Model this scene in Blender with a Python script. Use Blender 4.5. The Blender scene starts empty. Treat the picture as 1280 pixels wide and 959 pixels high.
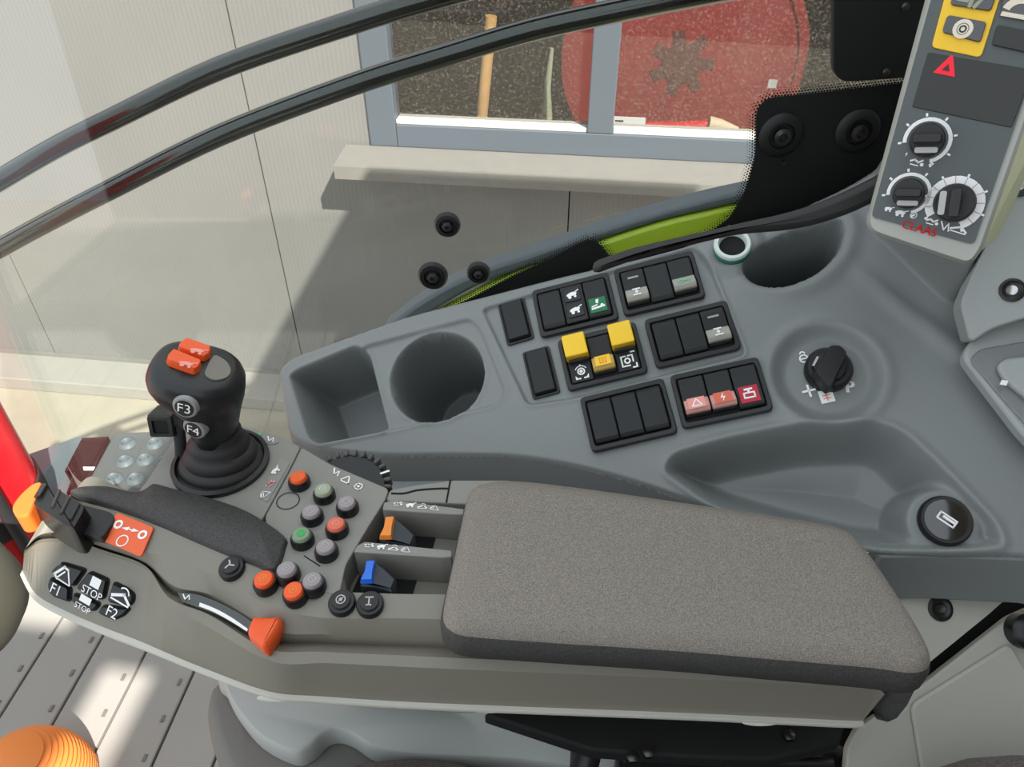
import bpy, bmesh, math, random
import numpy as np
from mathutils import Vector, Matrix
from mathutils.bvhtree import BVHTree
random.seed(4)
C = bpy.context.scene.collection
scn = bpy.context.scene
# ------------------------------------------------------------------ camera, world, sun, exposure
Z0 = 1.94                      # eye height above the yard
PITCH = math.radians(39.0)
FPX, CX, CY = 960.0, 640.0, 479.5
cd = bpy.data.cameras.new('camera'); cam = bpy.data.objects.new('camera', cd); C.objects.link(cam)
cam.location = (0, 0, Z0); cam.rotation_euler = (math.pi/2 - PITCH, 0, 0)
cd.sensor_width = 36; cd.lens = 36*FPX/1280; cd.clip_start = 0.02; cd.clip_end = 200
scn.camera = cam
scn.view_settings.view_transform = 'Standard'; scn.view_settings.look = 'None'
scn.view_settings.gamma = 1; scn.view_settings.use_curve_mapping = False
scn.view_settings.exposure = 0.1
w = bpy.data.worlds.new('sky'); scn.world = w; w.use_nodes = True
bg = w.node_tree.nodes['Background']; bg.inputs[0].default_value = (0.86, 0.93, 1.0, 1); bg.inputs[1].default_value = 1.3
TH = math.radians(7)           # the shop wall is turned a little against the view
WS = Vector((math.cos(TH), -math.sin(TH), 0)); WN = Vector((math.sin(TH), math.cos(TH), 0)); WD = 2.2665
SUN = (WS*0.78 - WN*1.0 + Vector((0, 0, 1.2))).normalized()
sl = bpy.data.lights.new('sun', 'SUN'); sl.energy = 9.0; sl.angle = math.radians(0.6); sl.color = (1, 0.95, 0.89)
so = bpy.data.objects.new('sun', sl); C.objects.link(so); so.location = SUN*8
so.rotation_euler = SUN.to_track_quat('Z', 'Y').to_euler()

# ------------------------------------------------------------------ geometry helpers
UP = Vector((0, 0, 1))
def ray(px, py):
    s, c = math.sin(PITCH), math.cos(PITCH)
    return Vector(((px-CX)/FPX, 0, 0)) - Vector((0, s, c))*((py-CY)/FPX) + Vector((0, c, -s))
EYE = Vector((0, 0, Z0))
class Plane:
    def __init__(s, o, n, u=None):
        s.o = Vector(o); s.N = Vector(n).normalized()
        u = Vector(u if u else (1, 0, 0)); s.U = (u - s.N*u.dot(s.N)).normalized(); s.V = s.N.cross(s.U)
    def at(s, px, py, h=0):
        d = ray(px, py); t = (s.o + s.N*h - EYE).dot(s.N)/d.dot(s.N); return EYE + d*t
    def uv(s, px, py, h=0):
        p = s.at(px, py, h) - s.o; return (p.dot(s.U), p.dot(s.V))
    def w(s, u, v, h=0): return s.o + s.U*u + s.V*v + s.N*h
    def M(s, u=0, v=0, h=0, rot=0):
        c, n = math.cos(rot), math.sin(rot)
        X = s.U*c + s.V*n; Y = s.V*c - s.U*n; o = s.w(u, v, h)
        return Matrix(((X.x, Y.x, s.N.x, o.x), (X.y, Y.y, s.N.y, o.y), (X.z, Y.z, s.N.z, o.z), (0, 0, 0, 1)))
    def up(s, h): return Plane(s.o + s.N*h, s.N, s.U)
def HP(z): return Plane((0, 0, Z0+z), (0, 0, 1), (1, 0, 0))
def hz(px, py, z): return HP(z).at(px, py)

def srgb(r, g, b):
    f = lambda c: (c/255/12.92 if c/255 <= 0.04045 else ((c/255+0.055)/1.055)**2.4)
    return (f(r), f(g), f(b), 1)
def area2(p): return sum(p[i-1][0]*p[i][1]-p[i][0]*p[i-1][1] for i in range(len(p)))
def ccw(p): return list(p) if area2(p) > 0 else list(p)[::-1]
def rnd(p, r, k=4):            # round the corners of a 2D polygon
    out = []; n = len(p)
    for i in range(n):
        a, b, c = Vector(p[i-1]), Vector(p[i]), Vector(p[(i+1) % n])
        ra = min(r, (a-b).length*0.45, (c-b).length*0.45)
        s, e = b + (a-b).normalized()*ra, b + (c-b).normalized()*ra
        for j in range(k+1):
            t = j/k; q = s*(1-t)**2 + b*2*t*(1-t) + e*t*t; out.append((q.x, q.y))
    return out
def spl(p, k=6, closed=True):  # Catmull-Rom through points of any dimension
    p = [Vector(q) for q in p]; n = len(p); out = []
    for i in range(n if closed else n-1):
        if closed: a, b, c, d = p[i-1], p[i], p[(i+1) % n], p[(i+2) % n]
        else: a, b, c, d = p[max(i-1, 0)], p[i], p[i+1], p[min(i+2, n-1)]
        for j in range(k):
            t = j/k
            out.append(0.5*((2*b)+(c-a)*t+(2*a-5*b+4*c-d)*t*t+(3*b-a-3*c+d)*t**3))
    if not closed: out.append(p[-1])
    return [tuple(q) for q in out]
def offs(p, d):                # offset a ccw 2D polygon outwards
    n = len(p); out = []
    for i in range(n):
        a, b, c = Vector(p[i-1]), Vector(p[i]), Vector(p[(i+1) % n])
        e, f = (b-a).normalized(), (c-b).normalized()
        m = Vector((e.y+f.y, -e.x-f.x)); m = m.normalized() if m.length > 1e-9 else Vector((e.y, -e.x))
        out.append((b.x+m.x*d, b.y+m.y*d))
    return out
def rect(w, h, x=0, y=0): return [(x-w/2, y-h/2), (x+w/2, y-h/2), (x+w/2, y+h/2), (x-w/2, y+h/2)]
def circ(r, n=24, x=0, y=0, ry=None): return [(x+r*math.cos(2*math.pi*i/n), y+(ry or r)*math.sin(2*math.pi*i/n)) for i in range(n)]

class G:                       # a mesh under construction, in local coordinates
    def __init__(s): s.v = []; s.f = []
    def add(s, v, f):
        o = len(s.v); s.v += [Vector(q) for q in v]; s.f += [[i+o for i in q] for q in f]; return s
    def prism(s, p, h0, h1, M=None, p1=None):
        p = ccw(p); q = ccw(p1) if p1 else p; n = len(p)
        v = [Vector((x, y, h0)) for x, y in p] + [Vector((x, y, h1)) for x, y in q]
        f = [list(range(n))[::-1], list(range(n, 2*n))] + [[i, (i+1) % n, n+(i+1) % n, n+i] for i in range(n)]
        return s.add([M @ a for a in v] if M else v, f)
    def rings(s, rs, M=None, cap0=True, cap1=True, closed=False):   # loft of equal-length rings of 3D points
        n = len(rs[0]); v = [Vector(q) for r in rs for q in r]; f = []
        m = len(rs)
        for k in range(m if closed else m-1):
            a, b = k*n, ((k+1) % m)*n
            f += [[a+i, a+(i+1) % n, b+(i+1) % n, b+i] for i in range(n)]
        if not closed:
            if cap0: f.append(list(range(n))[::-1])
            if cap1: f.append(list(range((m-1)*n, m*n)))
        return s.add([M @ a for a in v] if M else v, f)
    def lathe(s, prof, n=28, M=None, cap0=True, cap1=True):
        return s.rings([[(r*math.cos(2*math.pi*i/n), r*math.sin(2*math.pi*i/n), z) for i in range(n)] for r, z in prof], M, cap0, cap1)
    def ring(s, po, pi, h0, h1, M=None):                            # frame: outer and inner outlines with the same count
        po, pi = ccw(po), ccw(pi); z = lambda p, h: [(x, y, h) for x, y in p]
        return s.rings([z(po, h0), z(po, h1), z(pi, h1), z(pi, h0)], M, closed=True)
    def box(s, a, b, M=None):
        v = [Vector((x, y, z)) for z in (a[2], b[2]) for x, y in ((a[0], a[1]), (b[0], a[1]), (b[0], b[1]), (a[0], b[1]))]
        return s.add([M @ q for q in v] if M else v, [[3, 2, 1, 0], [4, 5, 6, 7], [0, 1, 5, 4], [1, 2, 6, 5], [2, 3, 7, 6], [3, 0, 4, 7]])
    def grid(s, rows):
        n = len(rows[0]); v = [q for r in rows for q in r]
        return s.add(v, [[k*n+i, k*n+i+1, (k+1)*n+i+1, (k+1)*n+i] for k in range(len(rows)-1) for i in range(n-1)])
    def tube(s, pts, r, n=12):
        pts = [Vector(p) for p in pts]; rs = []; X = None
        for i, p in enumerate(pts):
            t = (pts[min(i+1, len(pts)-1)] - pts[max(i-1, 0)]).normalized()
            X = (X or t.orthogonal()); X = (X - t*X.dot(t)).normalized(); Y = t.cross(X)
            rr = r[i] if isinstance(r, (list, tuple)) else r
            rs.append([p + X*rr*math.cos(2*math.pi*j/n) + Y*rr*math.sin(2*math.pi*j/n) for j in range(n)])
        return s.rings(rs)
def wm(o):
    m = o.matrix_basis.copy()
    while o.parent: o = o.parent; m = o.matrix_basis @ m
    return m
def thing(name, label, cat, M=None, group=None, kind=None):
    o = bpy.data.objects.new(name, None); C.objects.link(o); o.empty_display_size = 0.02
    if M is not None: o.matrix_basis = M if isinstance(M, Matrix) else Matrix.Translation(M)
    if label: o['label'] = label
    if cat: o['category'] = cat
    if group: o['group'] = group
    if kind: o['kind'] = kind
    return o
def mk(name, g, mat, parent=None, world=True, smooth=40, bevel=0, seg=2, sub=0, label=None, cat=None, group=None, kind=None):
    """g in world coordinates (world=True) or in the parent's own frame"""
    me = bpy.data.meshes.new(name); v = g.v; M = None
    if parent is not None and world:
        M = wm(parent).inverted(); v = [M @ q for q in v]
    loc = None
    if parent is None:
        loc = Vector([(min(q[i] for q in v)+max(q[i] for q in v))/2 for i in range(3)]); loc.z = min(q.z for q in v)
        v = [q-loc for q in v]
    me.from_pydata([tuple(q) for q in v], [], g.f); me.update()
    bm = bmesh.new(); bm.from_mesh(me); bmesh.ops.recalc_face_normals(bm, faces=bm.faces); bm.to_mesh(me); bm.free()
    o = bpy.data.objects.new(name, me); C.objects.link(o)
    if parent is not None: o.parent = parent
    else: o.location = loc
    if mat: me.materials.append(mat)
    if bevel:
        b = o.modifiers.new('bevel', 'BEVEL'); b.width = bevel; b.segments = seg; b.limit_method = 'ANGLE'; b.angle_limit = math.radians(35)
    if sub:
        b = o.modifiers.new('sub', 'SUBSURF'); b.levels = b.render_levels = sub
    if smooth:
        me.shade_smooth()
        try: me.set_sharp_from_angle(angle=math.radians(180 if sub else (60 if bevel else smooth)))
        except Exception: pass
    if label: o['label'] = label
    if cat: o['category'] = cat
    if group: o['group'] = group
    if kind: o['kind'] = kind
    return o
def hit(o, px, py):            # where the sight line meets a built mesh (no modifiers)
    me = o.data; M = wm(o)
    t = BVHTree.FromPolygons([M @ v.co for v in me.vertices], [list(p.vertices) for p in me.polygons])
    p, n, i, d = t.ray_cast(EYE, ray(px, py).normalized())
    if p is None: return None
    if n.dot(ray(px, py)) > 0: n = -n
    return p, n

# ------------------------------------------------------------------ materials
MATS = {}
def mat(name, col, rough=0.5, bump=0, bscale=800, var=0, vscale=12, spec=0.5, metal=0, emis=0, coat=0, bdist=0.0004):
    if name in MATS: return MATS[name]
    m = bpy.data.materials.new(name); m.use_nodes = True; t = m.node_tree; b = t.nodes['Principled BSDF']; MATS[name] = m
    b.inputs['Base Color'].default_value = col; b.inputs['Roughness'].default_value = rough
    b.inputs['Metallic'].default_value = metal; b.inputs['Specular IOR Level'].default_value = spec
    if coat: b.inputs['Coat Weight'].default_value = coat; b.inputs['Coat Roughness'].default_value = 0.1
    if emis: b.inputs['Emission Color'].default_value = col; b.inputs['Emission Strength'].default_value = emis
    tc = t.nodes.new('ShaderNodeTexCoord')
    if bump:
        n = t.nodes.new('ShaderNodeTexNoise'); n.inputs['Scale'].default_value = bscale; n.inputs['Detail'].default_value = 3
        bp = t.nodes.new('ShaderNodeBump'); bp.inputs['Strength'].default_value = bump; bp.inputs['Distance'].default_value = bdist
        t.links.new(tc.outputs['Object'], n.inputs['Vector']); t.links.new(n.outputs['Fac'], bp.inputs['Height']); t.links.new(bp.outputs['Normal'], b.inputs['Normal'])
    if var:
        n = t.nodes.new('ShaderNodeTexNoise'); n.inputs['Scale'].default_value = vscale; n.inputs['Detail'].default_value = 5
        mx = t.nodes.new('ShaderNodeMix'); mx.data_type = 'RGBA'
        mx.inputs[6].default_value = tuple(c*(1-var) for c in col[:3])+(1,); mx.inputs[7].default_value = tuple(min(1, c*(1+var)) for c in col[:3])+(1,)
        t.links.new(tc.outputs['Object'], n.inputs['Vector']); t.links.new(n.outputs['Fac'], mx.inputs[0]); t.links.new(mx.outputs[2], b.inputs['Base Color'])
    return m
def P(name, r, g, b, **k): return mat(name, srgb(r, g, b), **k)
m_console = P('grey_blue_plastic', 128, 132, 131, rough=0.36, bump=0.25, bscale=1500, var=0.06, vscale=6)
m_noselight = P('light_grey_plastic', 165, 170, 168, rough=0.5)
m_black = P('black_plastic', 26, 26, 27, rough=0.36, bump=0.1, bscale=1500)
m_rocker = P('black_rocker_plastic', 36, 38, 38, rough=0.42, bump=0.12, bscale=2500, spec=.35)
m_gloss = P('gloss_black', 12, 12, 13, rough=0.14, spec=0.9, coat=0.8)
m_grip = P('black_grip_plastic', 38, 38, 39, rough=0.34, bump=0.08, bscale=2000)
m_rubber = P('black_rubber', 44, 42, 42, rough=0.6, bump=0.15, bscale=900)
m_house = P('olive_grey_plastic', 132, 128, 116, rough=0.5, bump=0.25, bscale=1500, var=0.05, vscale=8)
m_plate = P('grey_panel_plastic', 138, 136, 129, rough=0.48, bump=0.2, bscale=1500)
m_trim = P('light_trim_plastic', 206, 203, 192, rough=0.5)
m_cream = P('cream_grey_plastic', 184, 183, 172, rough=0.55, bump=0.2, bscale=1200)
m_pod = P('pale_grey_plastic', 178, 182, 178, rough=0.5)
m_dgrey = P('dark_grey_plastic', 116, 115, 110, rough=0.6, bump=0.2, bscale=900)
m_orange = P('orange_plastic', 244, 92, 34, rough=0.4)
m_orange2 = P('amber_plastic', 240, 140, 50, rough=0.4)
m_yellow = P('yellow_plastic', 255, 206, 36, rough=0.4)
m_white = P('white_print', 250, 250, 248, rough=0.6)
m_greyp = P('grey_print', 188, 188, 184, rough=0.6)
m_red = P('red_print', 225, 30, 30, rough=0.5)
m_redlit = P('red_symbol', 240, 20, 45, rough=0.5, emis=0.25)
m_green = P('green_lens', 0, 118, 72, rough=0.4)
m_redlens = P('glow_red_lens', 190, 22, 50, rough=0.4)  # glow of the lit square put into a brighter base red
m_silver = P('smoke_lens', 160, 158, 146, rough=0.3)
m_pinklens = P('pink_lens', 206, 150, 140, rough=0.35)
m_amberlens = P('amber_lens', 196, 160, 80, rough=0.35)
m_pink = P('pink_print', 245, 160, 150, rough=0.5)
m_mauve = P('mauve_cap', 156, 146, 148, rough=0.5)
m_sage = P('sage_cap', 160, 166, 140, rough=0.5)
m_salmon = P('salmon_cap', 226, 110, 84, rough=0.5)
m_blue = P('blue_plastic', 40, 112, 225, rough=0.35)
m_navy = P('dark_navy_plastic', 46, 50, 58, rough=0.4)
m_hole = P('black_recess', 12, 12, 12, rough=0.8)
m_steel = P('bright_steel', 200, 200, 200, rough=0.3, metal=1)
m_darksteel = P('dark_steel', 90, 90, 88, rough=0.35, metal=1)
m_teal = P('teal_ring', 20, 120, 100, rough=0.4)
m_ringw = P('ring_white', 214, 224, 216, rough=0.4)
m_lime = P('lime_paint', 204, 230, 56, rough=0.25, coat=0.5)
m_frit = P('black_glass_print', 13, 14, 14, rough=0.55)
m_shell = P('terminal_shell', 176, 178, 170, rough=0.45)
m_face = P('terminal_face', 88, 94, 94, rough=0.5)
m_screen = P('terminal_screen', 42, 42, 38, rough=0.3)
m_redpaint = P('gloss_red', 214, 26, 36, rough=0.25, coat=0.4)
m_alu = P('window_aluminium', 94, 100, 108, rough=0.45)
m_sill = P('galvanised_sill', 132, 127, 121, rough=0.5, bump=0.4, bscale=60, var=0.08, vscale=25)
m_ground = P('yard_concrete', 165, 155, 138, rough=0.85, bump=0.6, bscale=120, var=0.14, vscale=9, bdist=0.002)
m_plinth = P('plinth_concrete', 156, 150, 142, rough=0.8, bump=0.4, bscale=150, var=0.08, vscale=14, bdist=0.002)
m_mat = P('grey_floor_mat', 160, 157, 150, rough=0.7, bump=0.4, bscale=700, var=0.06, vscale=7)
m_reel = P('dusty_red_steel', 140, 30, 28, rough=0.6, var=0.25, vscale=14)
m_dark = P('dark_interior', 46, 40, 34, rough=0.9, var=0.5, vscale=30)
m_wood = P('pale_wood', 205, 160, 100, rough=0.6, var=0.12, vscale=20)
m_rubber2 = P('tread_plate', 104, 104, 104, rough=0.45, var=0.06, vscale=20)
m_slate = P('slate_blue_sheet', 112, 118, 124, rough=0.5)
m_maroon = P('maroon_lens', 66, 18, 18, rough=0.12)

def m_fabric(name, c0, c1, sc):
    m = bpy.data.materials.new(name); m.use_nodes = True; t = m.node_tree; b = t.nodes['Principled BSDF']
    tc = t.nodes.new('ShaderNodeTexCoord'); n = t.nodes.new('ShaderNodeTexNoise'); n.inputs['Scale'].default_value = sc; n.inputs['Detail'].default_value = 6; n.inputs['Roughness'].default_value = 0.7
    r = t.nodes.new('ShaderNodeValToRGB'); r.color_ramp.elements[0].position = 0.36; r.color_ramp.elements[1].position = 0.66
    r.color_ramp.elements[0].color = c0; r.color_ramp.elements[1].color = c1
    bp = t.nodes.new('ShaderNodeBump'); bp.inputs['Strength'].default_value = 0.5; bp.inputs['Distance'].default_value = 0.0006
    t.links.new(tc.outputs['Object'], n.inputs['Vector']); t.links.new(n.outputs['Fac'], r.inputs[0]); t.links.new(r.outputs[0], b.inputs['Base Color'])
    t.links.new(n.outputs['Fac'], bp.inputs['Height']); t.links.new(bp.outputs['Normal'], b.inputs['Normal'])
    b.inputs['Roughness'].default_value = 0.62; b.inputs['Specular IOR Level'].default_value = 0.4
    return m
m_pad = m_fabric('grained_armrest_skin', srgb(102, 96, 90), srgb(160, 151, 140), 1500)
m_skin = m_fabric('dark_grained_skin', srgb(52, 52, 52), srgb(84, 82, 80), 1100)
m_seat = m_fabric('brown_seat_fabric', srgb(62, 56, 54), srgb(132, 122, 116), 700)

def m_panelwall():
    m = bpy.data.materials.new('ribbed_sandwich_panel'); m.use_nodes = True; t = m.node_tree; b = t.nodes['Principled BSDF']
    b.inputs['Base Color'].default_value = srgb(130, 128, 127); b.inputs['Roughness'].default_value = 0.45
    tc = t.nodes.new('ShaderNodeTexCoord'); wv = t.nodes.new('ShaderNodeTexWave'); wv.bands_direction = 'X'; wv.inputs['Scale'].default_value = 22.0
    wv.inputs['Distortion'].default_value = 0
    bp = t.nodes.new('ShaderNodeBump'); bp.inputs['Strength'].default_value = 0.35; bp.inputs['Distance'].default_value = 0.0015
    n = t.nodes.new('ShaderNodeTexNoise'); n.inputs['Scale'].default_value = 3; n.inputs['Detail'].default_value = 6
    mx = t.nodes.new('ShaderNodeMix'); mx.data_type = 'RGBA'; mx.inputs[6].default_value = srgb(124, 121, 119); mx.inputs[7].default_value = srgb(136, 132, 129)
    t.links.new(tc.outputs['Object'], wv.inputs['Vector']); t.links.new(wv.outputs['Fac'], bp.inputs['Height']); t.links.new(bp.outputs['Normal'], b.inputs['Normal'])
    t.links.new(tc.outputs['Object'], n.inputs['Vector']); t.links.new(n.outputs['Fac'], mx.inputs[0]); t.links.new(mx.outputs[2], b.inputs['Base Color'])
    return m
m_wall = m_panelwall()
def m_glass(name, tint, dust=0, refl=1.0):
    m = bpy.data.materials.new(name); m.use_nodes = True; t = m.node_tree; t.nodes.clear()
    o = t.nodes.new('ShaderNodeOutputMaterial'); tr = t.nodes.new('ShaderNodeBsdfTransparent'); tr.inputs[0].default_value = tint
    gl = t.nodes.new('ShaderNodeBsdfGlossy'); gl.inputs['Roughness'].default_value = 0.02
    fr = t.nodes.new('ShaderNodeFresnel'); fr.inputs[0].default_value = 1.5
    ge = t.nodes.new('ShaderNodeNewGeometry'); mr = t.nodes.new('ShaderNodeMapRange')      # same index seen from either face of the pane
    mr.inputs['To Min'].default_value = 1.5; mr.inputs['To Max'].default_value = 1/1.5
    t.links.new(ge.outputs['Backfacing'], mr.inputs['Value']); t.links.new(mr.outputs[0], fr.inputs[0])
    ml = t.nodes.new('ShaderNodeMath'); ml.operation = 'MULTIPLY'; ml.inputs[1].default_value = refl
    mx = t.nodes.new('ShaderNodeMixShader')
    t.links.new(fr.outputs[0], ml.inputs[0]); t.links.new(ml.outputs[0], mx.inputs[0]); t.links.new(tr.outputs[0], mx.inputs[1]); t.links.new(gl.outputs[0], mx.inputs[2])
    out = mx
    if dust:
        df = t.nodes.new('ShaderNodeBsdfDiffuse'); df.inputs[0].default_value = srgb(190, 176, 164)
        tc = t.nodes.new('ShaderNodeTexCoord'); n = t.nodes.new('ShaderNodeTexNoise'); n.inputs['Scale'].default_value = 130; n.inputs['Detail'].default_value = 8; n.inputs['Roughness'].default_value = 0.75
        r = t.nodes.new('ShaderNodeValToRGB'); r.color_ramp.elements[0].position = 0.52; r.color_ramp.elements[1].position = 0.78
        r.color_ramp.elements[0].color = (0.05*dust, 0.05*dust, 0.05*dust, 1); r.color_ramp.elements[1].color = (0.75*dust, 0.75*dust, 0.75*dust, 1)
        m2 = t.nodes.new('ShaderNodeMixShader')
        t.links.new(tc.outputs['Object'], n.inputs['Vector']); t.links.new(n.outputs['Fac'], r.inputs[0]); t.links.new(r.outputs[0], m2.inputs[0])
        t.links.new(mx.outputs[0], m2.inputs[1]); t.links.new(df.outputs[0], m2.inputs[2]); out = m2
    t.links.new(out.outputs[0], o.inputs[0]); return m
m_cabglass = m_glass('cab_side_glass', (0.93, 0.955, 0.94, 1))
m_shopglass = m_glass('dusty_shop_glass', (0.9, 0.9, 0.9, 1), dust=0.45)

# ------------------------------------------------------------------ flat print: strokes and lettering
_fc = {}
def text2d(s):
    if s in _fc: return _fc[s]
    cu = bpy.data.curves.new('t', 'FONT'); cu.body = s; cu.align_x = 'CENTER'; cu.align_y = 'CENTER'; cu.resolution_u = 3
    o = bpy.data.objects.new('t', cu); C.objects.link(o)
    me = bpy.data.meshes.new_from_object(o.evaluated_get(bpy.context.evaluated_depsgraph_get()))
    r = ([tuple(v.co)[:2] for v in me.vertices], [list(p.vertices) for p in me.polygons])
    bpy.data.objects.remove(o); bpy.data.curves.remove(cu); bpy.data.meshes.remove(me); _fc[s] = r; return r
def print_(g, M, sh, s=1.0, lift=0.0003):
    """sh: ('l',x0,y0,x1,y1,w) stroke, ('c',x,y,r,w) ring, ('d',x,y,r) dot, ('p',pts) area, ('t',text,x,y,size)"""
    def put(v, f): g.add([M @ Vector((x*s, y*s, lift)) for x, y in v], f)
    for q in sh:
        if q[0] == 'l':
            a, b = Vector(q[1:3]), Vector(q[3:5]); d = (b-a).normalized()*q[5]/2; n = Vector((-d.y, d.x)); a = a-d; b = b+d
            put([a-n, b-n, b+n, a+n], [[0, 1, 2, 3]])
        elif q[0] == 'c':
            n = 20; a0, a1 = (q[5], q[6]) if len(q) > 5 else (0, 2*math.pi)
            v = []; f = []
            for i in range(n+1):
                t = a0+(a1-a0)*i/n
                for r in (q[3]-q[4]/2, q[3]+q[4]/2): v.append((q[1]+r*math.cos(t), q[2]+r*math.sin(t)))
            put(v, [[2*i, 2*i+1, 2*i+3, 2*i+2] for i in range(n)])
        elif q[0] == 'd': put(circ(q[3], 14, q[1], q[2]), [list(range(14))])
        elif q[0] == 'p': put(ccw(q[1]), [list(range(len(q[1])))])
        elif q[0] == 't':
            v, f = text2d(q[1]); put([(x*q[4]+q[2], y*q[4]+q[3]) for x, y in v], f)
    return g
TRI = [('l', -.45, -.35, .45, -.35, .12), ('l', .45, -.35, 0, .45, .12), ('l', 0, .45, -.45, -.35, .12)]
ICO = {
 'tri': TRI,
 'beacon': [('c', 0, .05, .22, .1), ('d', 0, .05, .12), ('l', -.4, -.45, -.15, -.45, .1), ('l', .4, -.45, .15, -.45, .1), ('p', [(-.14, .4), (.14, .4), (0, .6)]), ('c', 0, .05, .4, .07, .4, 2.7), ('p', [(-.45, -.45), (-.45, -.2), (-.25, -.45)]), ('p', [(.45, -.45), (.45, -.2), (.25, -.45)])],
 'work': [('c', 0, 0, .17, .11), ('l', -.38, -.3, -.38, .35, .1), ('l', -.38, .35, -.1, .35, .1), ('l', .1, .35, .38, .35, .1), ('l', .38, .3, .38, -.1, .1), ('l', -.38, -.36, .1, -.36, .1), ('l', .3, -.55, .55, -.55, .1), ('l', .55, -.55, .55, -.3, .1), ('l', .35, .58, .55, .58, .1)],
 'axle': [('l', -.3, .4, .3, .4, .18), ('l', -.3, -.4, .3, -.4, .18), ('l', 0, -.4, 0, .4, .12), ('d', 0, 0, .18)],
 'harv': [('p', [(-.5, -.15), (.3, -.15), (.45, .1), (.1, .25), (-.2, .2), (-.5, .05)]), ('d', -.25, -.25, .16), ('d', .25, -.25, .12), ('l', .3, .2, .6, .35, .1)],
 'hand': [('l', -.5, -.3, .5, -.2, .18), ('l', -.5, -.1, -.1, 0, .12), ('p', [(-.1, .5), (.15, .55), (.05, .1), (-.15, .2)]), ('d', .35, -.1, .14)],
 'key': [('c', -.3, 0, .2, .1), ('l', -.1, 0, .55, 0, .12), ('l', .45, 0, .45, -.2, .1)],
 'bolt': [('p', [(.1, .55), (-.25, -.05), (0, -.02), (-.1, -.5), (.25, .1), (0, .08)])],
 'oil': [('l', -.4, -.3, .4, -.3, .13), ('l', -.4, -.3, -.4, .1, .13), ('l', .4, -.3, .4, .1, .13), ('l', -.4, .1, .4, .1, .13), ('l', -.25, .4, .25, .4, .16), ('d', 0, .25, .1)],
 'tank': [('l', -.3, .3, .3, .3, .1), ('l', -.3, -.3, .3, -.3, .1), ('l', -.3, -.3, -.3, .3, .1), ('l', .3, -.3, .3, .3, .1), ('d', 0, 0, .12)],
 'pipe': [('l', -.5, -.2, -.1, .3, .13), ('l', -.1, .3, .15, .25, .11), ('l', .15, .25, .5, -.35, .08), ('l', -.5, -.2, -.3, -.35, .1), ('l', -.3, -.35, .5, -.38, .06), ('l', 0, .1, -.3, -.3, .08)],
 'pipe2': [('l', -.5, -.15, .1, .1, .14), ('l', .1, .1, .5, -.2, .13), ('l', -.5, -.3, .5, -.32, .08), ('c', .05, .1, .3, .07, .2, 2.4)],
 'wave': [('l', -.4, .3, 0, -.3, .12), ('l', 0, -.3, .2, .3, .1), ('l', .2, .3, .4, -.3, .1)],
 'head': [('l', -.5, 0, -.25, .15, .14), ('l', -.25, .15, .05, 0, .14), ('l', .05, 0, .3, .2, .14), ('d', .35, -.1, .14), ('l', -.45, -.25, .1, -.25, .08)],
 'fan': [('d', 0, 0, .12)] + [('l', 0.12*math.cos(a), .12*math.sin(a), .42*math.cos(a+.3), .42*math.sin(a+.3), .14) for a in (1.57, 3.67, 5.76)],
 'dbl': [('c', 0, 0, .38, .09), ('d', 0, 0, .16), ('l', -.3, -.3, .3, .3, .07)],
 'tee': [('l', -.3, .35, .3, .35, .12), ('l', 0, .35, 0, -.35, .12), ('l', -.18, -.35, .18, -.35, .12)],
}
def label_mesh(name, M, icon, s, m, parent, lift=0.0003):
    return mk(name, print_(G(), M, ICO[icon] if isinstance(icon, str) else icon, s, lift), m, parent, smooth=0)
def frame_at(p, n, xdir=(1, 0, 0)):
    n = n.normalized(); x = Vector(xdir); x = (x-n*x.dot(n)).normalized(); y = n.cross(x)
    return Matrix(((x.x, y.x, n.x, p.x), (x.y, y.y, n.y, p.y), (x.z, y.z, n.z, p.z), (0, 0, 0, 1)))

# ================================================================== THE YARD AND THE SHOP WALL
PW = Plane(EYE + WN*WD, -WN, WS)                 # u along the wall, v up from eye height, h out of the wall
g = G().box((-9, -4, -0.12), (9, 6, 0)); yard = mk('ground', g, m_ground, None, smooth=0, kind='structure')
wall = thing('wall_rear', None, None, PW.M(), kind='structure')
WX0, WX1, WZ0, WZ1 = -0.72, 1.02, -0.93, 0.45    # window opening
gb = G()
for a, b in (((-4.3, -1.9), (WX0+.01, 1.5)), ((WX1-.01, -1.9), (2.6, 1.5)), ((WX0, -1.9), (WX1, WZ0-.02)), ((WX0, WZ1), (WX1, 1.5))):
    gb.box((a[0], a[1], -0.12), (b[0], b[1], -0.075))
mk('wall_core', gb, m_dark, wall, world=False, smooth=0)
seams = [-3.21, -2.155, -1.10, -0.095, 0.96, 2.02]
e = 0.0022
for a, b in zip(seams, seams[1:]):
    a += e; b -= e; z0, z1 = -1.885, 1.4
    if b < WX0 or a > WX1: polys = [[(a, z0), (b, z0), (b, z1), (a, z1)]]
    elif a < WX0: polys = [[(a, z0), (b, z0), (b, WZ0), (WX0, WZ0), (WX0, WZ1), (b, WZ1), (b, z1), (a, z1)]]
    elif b > WX1: polys = [[(a, z0), (b, z0), (b, z1), (a, z1), (a, WZ1), (WX1, WZ1), (WX1, WZ0), (a, WZ0)]]
    else: polys = [[(a, z0), (b, z0), (b, WZ0), (a, WZ0)], [(a, WZ1), (b, WZ1), (b, z1), (a, z1)]]
    for p in polys: mk('wall_panel', G().prism(p, -0.075, 0), m_wall, wall, world=False, smooth=0)
g = G().box((-5, -1.94, -0.1), (3.2, -1.885, 0.165), PW.M()); mk('trim_1', g, m_plinth, None, smooth=0, bevel=0.004, kind='structure')
g = G().box((-4.3, -1.886, 0.0), (2.6, -1.872, 0.012), PW.M()); mk('trim_2', g, m_sill, None, smooth=0, kind='structure')
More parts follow.
